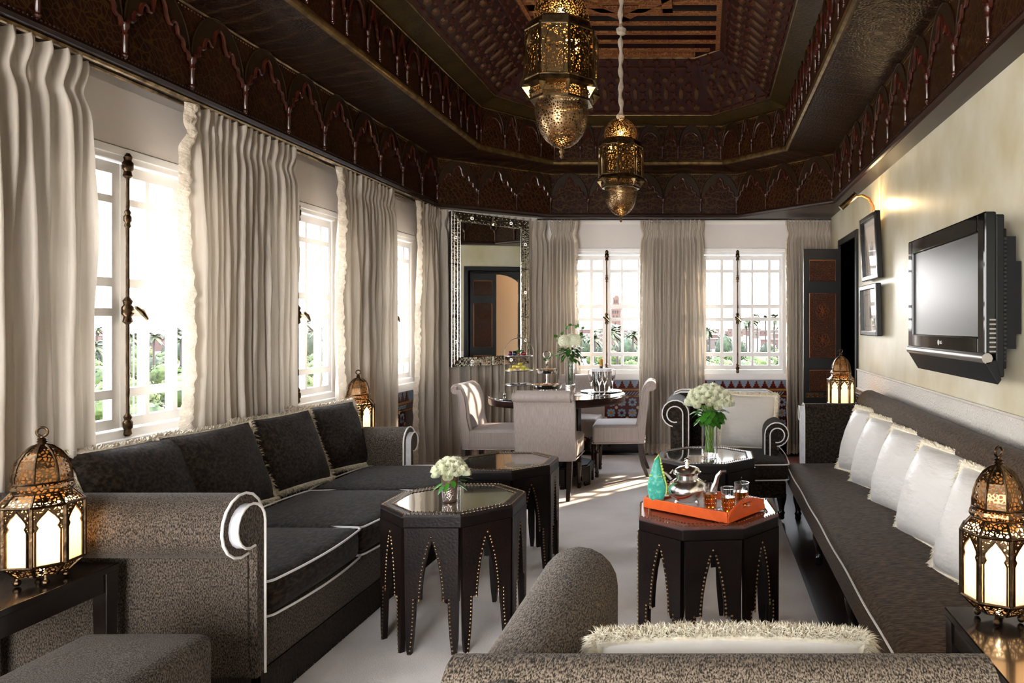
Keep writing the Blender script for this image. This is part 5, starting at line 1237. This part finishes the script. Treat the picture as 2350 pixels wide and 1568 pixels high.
for i, (dx, dy, dz, c) in enumerate(macs):
    g = thing('macaron', '%s macaron %s of the heap on the middle tier' % (['yellow', 'lime', 'tan'][c], posw[i]), 'macaron', at_stand(dx, dy, tier[1] + .005 + dz), 0, 'macarons on the middle tier')
    b = MB(); b.lathe([(0, 0), (.017, .001), (.020, .005), (.019, .008), (0, .009)], 14); b.lathe([(0, .012), (.019, .012), (.020, .016), (.016, .020), (0, .0215)], 14); b.build('shell', m_mac[c], g)
    b = MB(); b.lathe([(.017, .008), (.018, .010), (.017, .0125)], 12); b.build('filling', m_cream2, g)
frs = [('plum', 'purple plum at the left of the top tier', L(80, 20, 46), (-.066, -.02), .022), ('plum', 'blue-black plum beside the purple one on the top tier', L(30, 26, 52), (-.028, -.035), .023), ('strawberry', 'small red strawberry at the front of the top tier', L(170, 30, 18), (.015, -.05), .013),
       ('strawberry', 'large red strawberry at the right of the top tier', L(130, 14, 20), (.05, -.02), .02), ('strawberry', 'dark red strawberry at the back of the top tier', L(100, 14, 24), (.03, .02), .022), ('apple', 'small green apple at the back of the top tier', L(96, 130, 40), (-.02, .03), .026)]
for nm, lb, c, (dx, dy), r_ in frs:
    g = thing(nm, lb, 'fruit', at_stand(dx, dy, tier[2] + .006)); b = MB()
    if nm == 'strawberry': b.lathe([(0, 0), (r_*.6, r_*.2), (r_, r_*.8), (r_*.9, r_*1.4), (0, r_*1.7)], 12)
    else: b.ball((0, 0, r_*.95), r_, 14, 9, (1, 1, .95))
    b.build('flesh', mat(nm + '_skin', c, .25, coat=.2), g); b = MB(); b.tube([(0, 0, r_*1.6), (.002, 0, r_*1.6 + .009)], .0015, 5); b.build('stalk', m_leafd, g)
b = MB(); rr = random.Random(4)
for k in range(14): a = rr.uniform(0, 6.28); leaf_poly(b, (.01*cos(a), .01*sin(a), .03), (cos(a), sin(a), rr.uniform(.3, 1.4)), (0, 0, 1), .028, .009)
g = tag(b.build('mint_sprig', m_leaf), 'sprig of green mint among the fruit on the top tier', 'herb'); g.location = at_stand(.01, -.01, tier[2] + .01)
for i in range(7):
    a = i*.9; b = MB(); rbox(b, -.013, .013, -.010, .010, 0, .010, .003, div=2); g = tag(b.build('chocolate', mat('chocolate', L(40, 24, 22), .35) if i == 0 else bpy.data.materials['chocolate']), 'dark chocolate lying on the bottom tier of the arched stand', 'chocolate', 'chocolates on the bottom tier')
    g.location = at_stand(.05*cos(a)*(1 + .4*(i % 2)), .04*sin(a), tier[0] + .005); g.rotation_euler.z = a
# two-tier silver stand
ex, ey = tpx(1255, 905)
t2 = thing('pastry_stand', 'two-tier pierced silver stand with ring on the dining table', 'cake stand', (ex, ey, TZ))
b = MB(); b.tube([(0, 0, .01), (0, 0, .30)], .006, 8); b.lathe([(.006, .08), (.012, .09), (.006, .12), (.011, .15), (.006, .18)], 12); b.lathe([(.007, .24), (.012, .25), (.012, .28), (.007, .285)], 12); b.tube([(.03*cos(a), 0, .335 + .03*sin(a)) for a in [i*pi/10 for i in range(20)]], .0035, 6, closed=True); b.build('stem', m_silver, t2)
for z, r_ in ((.055, .125), (.185, .092)):
    b = MB(); b.lathe([(0, z), (r_*.9, z), (r_*.92, z - .005), (r_*.96, z), (r_, z + .028), (r_ + .006, z + .030), (r_ - .003, z + .026), (r_*.92, z + .004), (0, z + .004)], 40); b.build('tier_dish', m_silverh, t2)
for k in range(3): a = k*2.1; b = MB(); b.tube([(.08*cos(a), .08*sin(a), .052), (.09*cos(a), .09*sin(a), 0.002)], .006, 6); b.build('foot', m_silver, t2)
m_past = [mat('pastry', L(206, 150, 92), .6, col2=L(226, 190, 140), scale=60, bump=.5, bscale=90), mat('powdered_pastry', L(226, 210, 184), .7, col2=L(206, 164, 110), scale=40), mat('nut_pastry', L(150, 84, 40), .5, col2=L(196, 130, 70), scale=90, bump=.8, bscale=120)]
rr = random.Random(5)
for tier_, n_, R_, z, gl in (('lower', 14, .09, .06, 'pastries on the lower silver dish'), ('upper', 10, .06, .19, 'pastries on the upper silver dish')):
    for k in range(n_):
        a = 2*pi*k/n_*1.0; q = R_*(1 if k % 3 else .45); c = k % 3; b = MB()
        s = rr.uniform(.9, 1.15)
        if c == 0: b.tube([(.02*s*cos(t), .016*s*sin(t), .012) for t in (-2.6, -1.9, -1.2, -.6, 0, .6)], [.003, .007, .009, .009, .007, .003], 7)
        elif c == 1: rbox(b, -.017*s, .017*s, -.012*s, .012*s, 0, .018, .006, .004, div=2)
        else: b.ball((0, 0, .012), .015*s, 9, 6, (1.1, .9, .9))
        g = tag(b.build('pastry', m_past[c]), '%s pastry on the %s dish of the ringed silver stand' % (['crescent almond', 'powdered square', 'round nut'][c], tier_), 'pastry', '%s %s' % (['crescent', 'powdered', 'round'][c], gl))
        g.location = (ex + q*cos(a), ey + q*sin(a), TZ + z + (.010 if k % 3 == 0 else 0) + (.005 if c else .0)); g.rotation_euler.z = rr.uniform(0, 6)
# hydrangea vase
vx_, vy_ = tpx(1309, 902)
b = MB(); b.lathe([(0, 0), (.030, 0), (.040, .02), (.043, .10), (.040, .20), (.043, .262), (.039, .262), (.036, .20), (.038, .10), (.034, .07), (0, .065)], 32); q = tag(b.build('flower_vase', m_glass), 'heavy clear vase of mixed flowers on the dining table', 'vase'); q.location = (vx_, vy_, TZ)
fl = thing('flower_arrangement', 'white hydrangea with ivy and dark leaves on the dining table', 'flowers', (vx_, vy_, TZ + .004)); rr = random.Random(9)
for k in range(9):
    a = k*.7; b = MB(); b.tube([(.018*cos(a), .018*sin(a), .07), (.02*cos(a+1), .02*sin(a+1), .2), (.03*cos(a), .03*sin(a), .32)], .003, 5); b.build('stem', m_leafd, fl)
for cx, cy, cz, R_ in ((-.045, -.03, .445, .055), (.045, -.025, .45, .058), (0, .03, .46, .05)):
    b = MB()
    for k in range(110):
        f = (k+.5)/110; th = math.acos(1 - 1.7*f); a = k*2.39996; d = Vector((sin(th)*cos(a), sin(th)*sin(a), cos(th))); p = d*R_*rr.uniform(.9, 1.06); u_ = d.orthogonal().normalized(); v_ = d.cross(u_); s = .013; t0 = rr.uniform(0, 1.5)
        for j in range(4):
            e = u_*cos(t0 + j*pi/2) + v_*sin(t0 + j*pi/2); g_ = u_*cos(t0 + j*pi/2 + pi/2) + v_*sin(t0 + j*pi/2 + pi/2); b.add([p, p + e*s*.6 + g_*s*.4 + d*.002, p + e*s + d*.001, p + e*s*.6 - g_*s*.4 + d*.002], [(0, 1, 2, 3)])
    b.build('hydrangea_head', m_rose, fl, loc=(cx, cy, cz), auto=None)
for k in range(64):
    a = rr.uniform(0, 2*pi); t = rr.random(); p = Vector((cos(a)*.05*(1-.3*t), sin(a)*.05*(1-.3*t), .40 - .11*t)); d = Vector((cos(a), sin(a), rr.uniform(-.9, .5)))
    b = MB(); leaf_poly(b, (0, 0, 0), d, (0, 0, 1), rr.uniform(.06, .095), rr.uniform(.014, .024)); b.build('leaf', m_leafd if k % 3 else m_leaf, fl, loc=p)
for base, pts in (('ivy_tendril', [(-.02, 0, .44), (-.06, 0, .52), (-.02, -.01, .58), (.05, -.01, .585), (.10, -.01, .55), (.11, -.01, .50)]), ('ivy_tendril', [(-.03, -.01, .36), (-.12, -.02, .33), (-.17, -.02, .315), (-.20, -.02, .285)]), ('ivy_tendril', [(-.04, 0, .42), (-.10, 0, .46), (-.12, 0, .50)])):
    b = MB(); b.tube(pts, .002, 5); iv = b.build(base, m_dwood, fl)
    b = MB()
    for p, q in zip(pts[1:], pts[2:] + [pts[-1]]):
        for t in (0, .5):
            c = Vector(p).lerp(Vector(q), t); a = rr.uniform(0, 6); leaf_poly(b, c, (cos(a), rr.uniform(-.5, .5), sin(a)), (0, 1, .2), .032, .013)
    b.build('ivy_leaves', m_leaf, iv)
b = MB(); b.box(-.06, .06, -.045, .045, 0, .004); q = tag(b.build('napkin', m_linen, smooth=False), 'white folded napkin beside the dining table vase', 'napkin'); x, y = tpx(1320, 908); q.location = (x, y, TZ); q.rotation_euler.z = .3
# bucket, bottle, tray, flutes
ix, iy = tpx(1380, 899)
b = MB(); b.lathe([(0, 0), (.24, 0), (.25, .006), (.252, .008), (.235, .003), (0, .003)], 48); q = tag(b.build('silver_tray', m_silver), 'round silver tray under the ice bucket and flutes', 'tray'); q.location = (ix, iy, TZ); q.scale = (.72, .72, 1)
bu = thing('ice_bucket', 'hammered silver ice bucket on the dining table', 'ice bucket', (ix, iy + .03, TZ + .004))
b = MB(); b.lathe([(0, 0), (.066, 0), (.072, .01), (.086, .175), (.092, .185), (.092, .19), (.083, .188), (.068, .012), (0, .01)], 36); b.build('pail', m_silverh, bu)
b = MB(); b.lathe([(0, .17), (.088, .175), (.094, .19), (.094, .197), (.07, .203), (0, .2)], 30); b.build('white_napkin', m_linen, bu)
bo = thing('wine_bottle', 'gold-foiled bottle neck rising from the ice bucket', 'bottle', (ix - .005, iy + .03, TZ + .10))
b = MB(); b.lathe([(0, 0), (.03, 0), (.032, .07), (.016, .10), (.014, .125)], 20); b.build('glass_neck', mat('bottle_green', L(20, 34, 18), .1, coat=.5), bo)
b = MB(); b.lathe([(.0145, .125), (.0155, .13), (.013, .17), (.015, .175), (.015, .183), (.012, .19), (0, .196)], 16); b.build('gold_foil', mat('gold_foil', L(196, 150, 70), .35, 1), bo)
fx = [(1357, 905, 'flute at the left of the ice bucket'), (1376, 909, 'flute directly before the ice bucket'), (1388, 908, 'flute just right of the middle of the bucket'), (1406, 901, 'flute at the right rim of the round table')]
for px, py, lb in fx:
    x, y = tpx(px, py); g = thing('champagne_flute', 'clear ' + lb, 'glass', (x, y, TZ + .006)); b = MB()
    b.lathe([(0, 0), (.030, .001), (.030, .003), (.006, .008), (.0038, .02), (.0038, .075), (.010, .09), (.024, .13), (.027, .165), (.024, .20), (.0228, .20), (.0256, .165), (.0226, .131), (.006, .095), (0, .093)], 24); b.build('glass_body', m_glass, g)

# ================================================================ OUTSIDE
m_gr = mat('garden_ground', L(26, 32, 12), .9, col2=L(52, 48, 43), scale=.05, lo=.4, hi=.6)
b = MB(); b.box(-2500, 900, 12, 3500, -12, -11); tag(b.build('ground', m_gr, smooth=False), 'pale garden ground and paths far below the windows', 'ground', kind='structure')
m_bush = [mat('citrus_foliage', L(26, 38, 5), .8, col2=L(56, 70, 14), scale=1.6, bump=1, bscale=3, bdist=.3), mat('dark_foliage', L(14, 26, 10), .8, col2=L(32, 44, 18), scale=1.2, bump=1, bscale=3, bdist=.3)]
m_palm = mat('palm_frond', L(28, 38, 15), .7, col2=L(46, 54, 26), scale=1); m_trunk = mat('palm_trunk', L(38, 31, 26), .9)
def bushmesh(seed, m, nm, sz=(1, 1, .85)):
    b = MB(); n, q = 18, 11
    def g(u, v):
        a = 2*pi*u; p = -pi/2 + pi*v; d = Vector((cos(p)*cos(a), cos(p)*sin(a), sin(p))); k = 1 + .16*noise.noise(d*2.2 + Vector((seed, 0, 0))) + .12*noise.noise(d*6 + Vector((0, seed, 0)))
        return (d.x*k*sz[0], d.y*k*sz[1], d.z*k*sz[2] + sz[2])
    b.grid(g, n, q); rr = random.Random(seed)
    for k in range(240):
        d = Vector((rr.gauss(0, 1), rr.gauss(0, 1), rr.gauss(0, 1))).normalized(); p = Vector((d.x*sz[0], d.y*sz[1], d.z*sz[2] + sz[2]))*rr.uniform(.98, 1.1); u_ = d.orthogonal().normalized()*.1; v_ = d.cross(u_).normalized()*.1
        b.add([p - u_, p - v_ + d*.05, p + u_, p + v_ + d*.05], [(0, 1, 2, 3)])
    o = b.build(nm, m, auto=None); COL.objects.unlink(o); return o
bs = [bushmesh(i, m_bush[0], 'foliage') for i in range(3)]; bd = [bushmesh(i + 9, m_bush[1], 'foliage') for i in range(2)]
b = MB(); b.tube([(0, 0, 0), (0, 0, 1)], .09, 6); tkm = b.build('trunk', m_trunk); COL.objects.unlink(tkm)
rr = random.Random(21)
def tree(nm, lb, grp, x, y, z, s, mesh, tr=0, sz=1):
    t = thing(nm, lb, 'tree', (x, y, z), rr.uniform(0, 6), grp); dup(mesh, t, (0, 0, tr), None, (s, s, s*sz))
    dup(tkm, t, (0, 0, -.3), None, (s, s, tr + s)) 
    return t
PL = []
def free(x, y, r):
    for a, c, q in PL:
        if (a-x)**2 + (c-y)**2 < (r+q)**2: return False
    PL.append((x, y, r)); return True
def spot(ya, yb, a0, a1, r, tries=40):
    for _ in range(tries):
        y = rr.uniform(ya, yb); x = y*rr.uniform(a0, a1)
        if free(x, y, r): return x, y
    return None
PL.append((-36.4, 86, 7)); PL.append((-54.2, 128, 7)); PL += [(-46 + d, 291, 14) for d in (-24, -8, 8, 18)] + [((1415 - VX)/F*400, 400, 6)]
for x, y, s, lb in ((-36.4, 86, 5.4, 'tall feathery conifer filling the narrow left window'), (-54.2, 128, 6.2, 'dark conifer standing beyond the tall feathery one')): tree('cedar_tree', lb, None, x, y, -11, s, bd[0], 3, 1.9)
sect = [(-.90, -.70, 26, 'the near left window'), (-.62, -.50, 18, 'the second left window'), (-.46, -.38, 10, 'the narrow left window by the mirror'), (-.24, -.07, 30, 'the tower window'), (-.03, .14, 30, 'the window behind the armchair')]
for a0, a1, n_, wn in sect:
    for k in range(n_):
        y0 = 60*(1 + 2.6*(k/n_)**1.5); s = rr.uniform(1.7, 3.1); q = spot(y0, y0 + 25, a0, a1, s*1.15)
        if q: tree('citrus_tree', 'rounded bright green garden tree seen through ' + wn, 'rounded garden trees in ' + wn, q[0], q[1], -11, s, rr.choice(bs), rr.uniform(.3, 1.6))
    for k in range(n_//3):
        s = rr.uniform(2.0, 3.4); q = spot(170, 280, a0, a1, s*1.2)
        if q: tree('cypress_tree', 'dark green far tree seen through ' + wn, 'dark far trees in ' + wn, q[0], q[1], -11, s, rr.choice(bd), 0, rr.uniform(1.0, 1.9))
def palmcrown(seed):
    b = MB(); r2 = random.Random(seed)
    for k in range(26):
        a = r2.uniform(0, 2*pi); el = r2.uniform(-.5, 1.2); L_ = r2.uniform(.85, 1.1); pts = []
        for i in range(5): t = i/4; pts.append(Vector((cos(a)*L_*t*cos(el*.7), sin(a)*L_*t*cos(el*.7), L_*(sin(el)*t - .55*t*t))))
        s = Vector((-sin(a), cos(a), 0))
        vs = []; ws = [.03, .13, .15, .11, .01]
        for p, w_ in zip(pts, ws): vs += [p - s*w_ - Vector((0, 0, w_*.5)), p, p + s*w_ - Vector((0, 0, w_*.5))]
        b.add(vs, [(i*3+j, i*3+j+1, i*3+j+4, i*3+j+3) for i in range(4) for j in (0, 1)])
    o = b.build('palm_crown', m_palm, auto=None); COL.objects.unlink(o); return o
pcs = [palmcrown(i) for i in range(3)]
def palm(x, y, h, s=2.6, lb='tall palm tree rising above the gardens'):
    t = thing('palm_tree', lb, 'palm tree', (x, y, -11), rr.uniform(0, 6), 'palms above the gardens'); dup(rr.choice(pcs), t, (0, 0, h), None, (s, s, s)); dup(tkm, t, (0, 0, 0), None, (2.6, 2.6, h))
for a0, a1, n_ in ((-.90, -.70, 14), (-.62, -.50, 8), (-.24, -.10, 9), (-.03, .035, 5), (.05, .125, 12)):
    for k in range(n_):
        sp_ = rr.uniform(2, 3); q = spot(115, 230, a0, a1, sp_*1.1)
        if q: palm(q[0], q[1], rr.uniform(8.5, 13) if a0 < .04 else rr.uniform(11, 15.5), sp_)
m_pink = [mat('pink_render', L(64, 48, 42), .9, col2=L(66, 52, 46), scale=.2), mat('rose_render', L(60, 42, 38), .9), mat('pale_render', L(66, 57, 52), .9)]
m_win = mat('shadowed_opening', L(18, 13, 12), .8)
for k in range(110):
    w_, h = rr.uniform(9, 26), rr.uniform(4, 7.5); q = spot(310, 900, -1.0, .16, w_/2 + 4)
    if not q: continue
    x, y = q
    bl = thing('town_house', 'low pink flat-roofed house in the distant town', 'building', (x, y, -11), rr.uniform(-.1, .1), 'distant pink town houses')
    b = MB(); b.box(-w_/2, w_/2, -6, 6, 0, h); b.build('wall', m_pink[k % 3], bl, smooth=False)
    b = MB()
    for j in range(int(w_/4)): b.box(-w_/2 + 2 + j*4, -w_/2 + 3 + j*4, -6.05, -5.9, h*.45, h*.45 + 1.5)
    b.build('window', m_win, bl, smooth=False); b = MB(); b.box(-w_/2 - .2, w_/2 + .2, -6.2, 6.2, h, h + .5); b.build('parapet', m_pink[(k+1) % 3], bl, smooth=False)
mw = thing('prayer_hall', 'long pale pink hall below the tower', 'building', (-46, 285, -11))
b = MB(); b.box(-30, 22, 0, 14, 0, 8.6); b.box(2, 10, -2, 0, 0, 7); b.build('wall', m_pink[0], mw, smooth=False)
for k in range(9): b = MB(); x = -27 + k*5.4; b.prism([(x, 2), (x + 1.8, 2), (x + 1.8, 4), (x + 1.4, 4.9), (x + .9, 5.2), (x + .4, 4.9), (x, 4)], -.2, .1, 'y'); b.build('arched_window', m_win, mw, smooth=False)
tY = 400; tX = (1415 - VX)/F*tY; mt = thing('brick_tower', 'tall square pinkish brick tower with lantern turret seen through the window', 'tower', (tX, tY, -11), R(-6))
m_brk = mat('tower_brick', L(68, 48, 38), .9, col2=L(62, 43, 34), scale=.5)
zz = lambda py: CH - (py - VY)*tY/F + 11
b = MB(); b.box(-2.9, 2.9, -2.9, 2.9, 0, zz(700)); b.build('shaft', m_brk, mt, smooth=False)
b = MB(); b.box(-1.75, 1.75, -1.75, 1.75, zz(700), zz(682)); b.build('turret', m_brk, mt, smooth=False)
b = MB(); b.box(-3.05, 3.05, -3.05, 3.05, zz(713), zz(711)); b.box(-3.0, 3.0, -3.0, 3.0, zz(700) - .3, zz(700) + .3); b.build('tiled_band', m_pink[2], mt, smooth=False)
b = MB()
for i in range(8):
    for s in (-1, 1): b.box(-2.9 + i*.78, -2.5 + i*.78, s*2.9 - .15, s*2.9 + .15, zz(700), zz(700) + .9)
b.build('merlons', m_brk, mt, smooth=False)
b = MB(); b.ball((0, 0, zz(680)), 1.2, 12, 8); b.build('dome', m_pink[2], mt)
b = MB(); b.tube([(0, 0, zz(678)), (0, 0, zz(666))], .12, 6); b.ball((0, 0, zz(673)), .42, 8, 6); b.ball((0, 0, zz(669.5)), .28, 8, 6); b.build('finial', m_grey, mt)
for py, xs in ((692, (-.6, .6)), (716, (-1.3, 0, 1.3)), (728, (-.9, .9)), (743, (0,)), (751, (0,)), (776, (0,))):
    for x in xs:
        yy = -1.8 if py < 700 else -2.95
        b = MB(); b.prism([(x - .35, zz(py) - 1), (x + .35, zz(py) - 1), (x + .35, zz(py) + .5), (x, zz(py) + 1.1), (x - .35, zz(py) + .5)], yy, yy + .1, 'y'); b.build('arched_opening', m_win, mt, smooth=False)
for o in list(bpy.data.objects):
    if o.name not in SC.objects: 
        bpy.data.objects.remove(o)
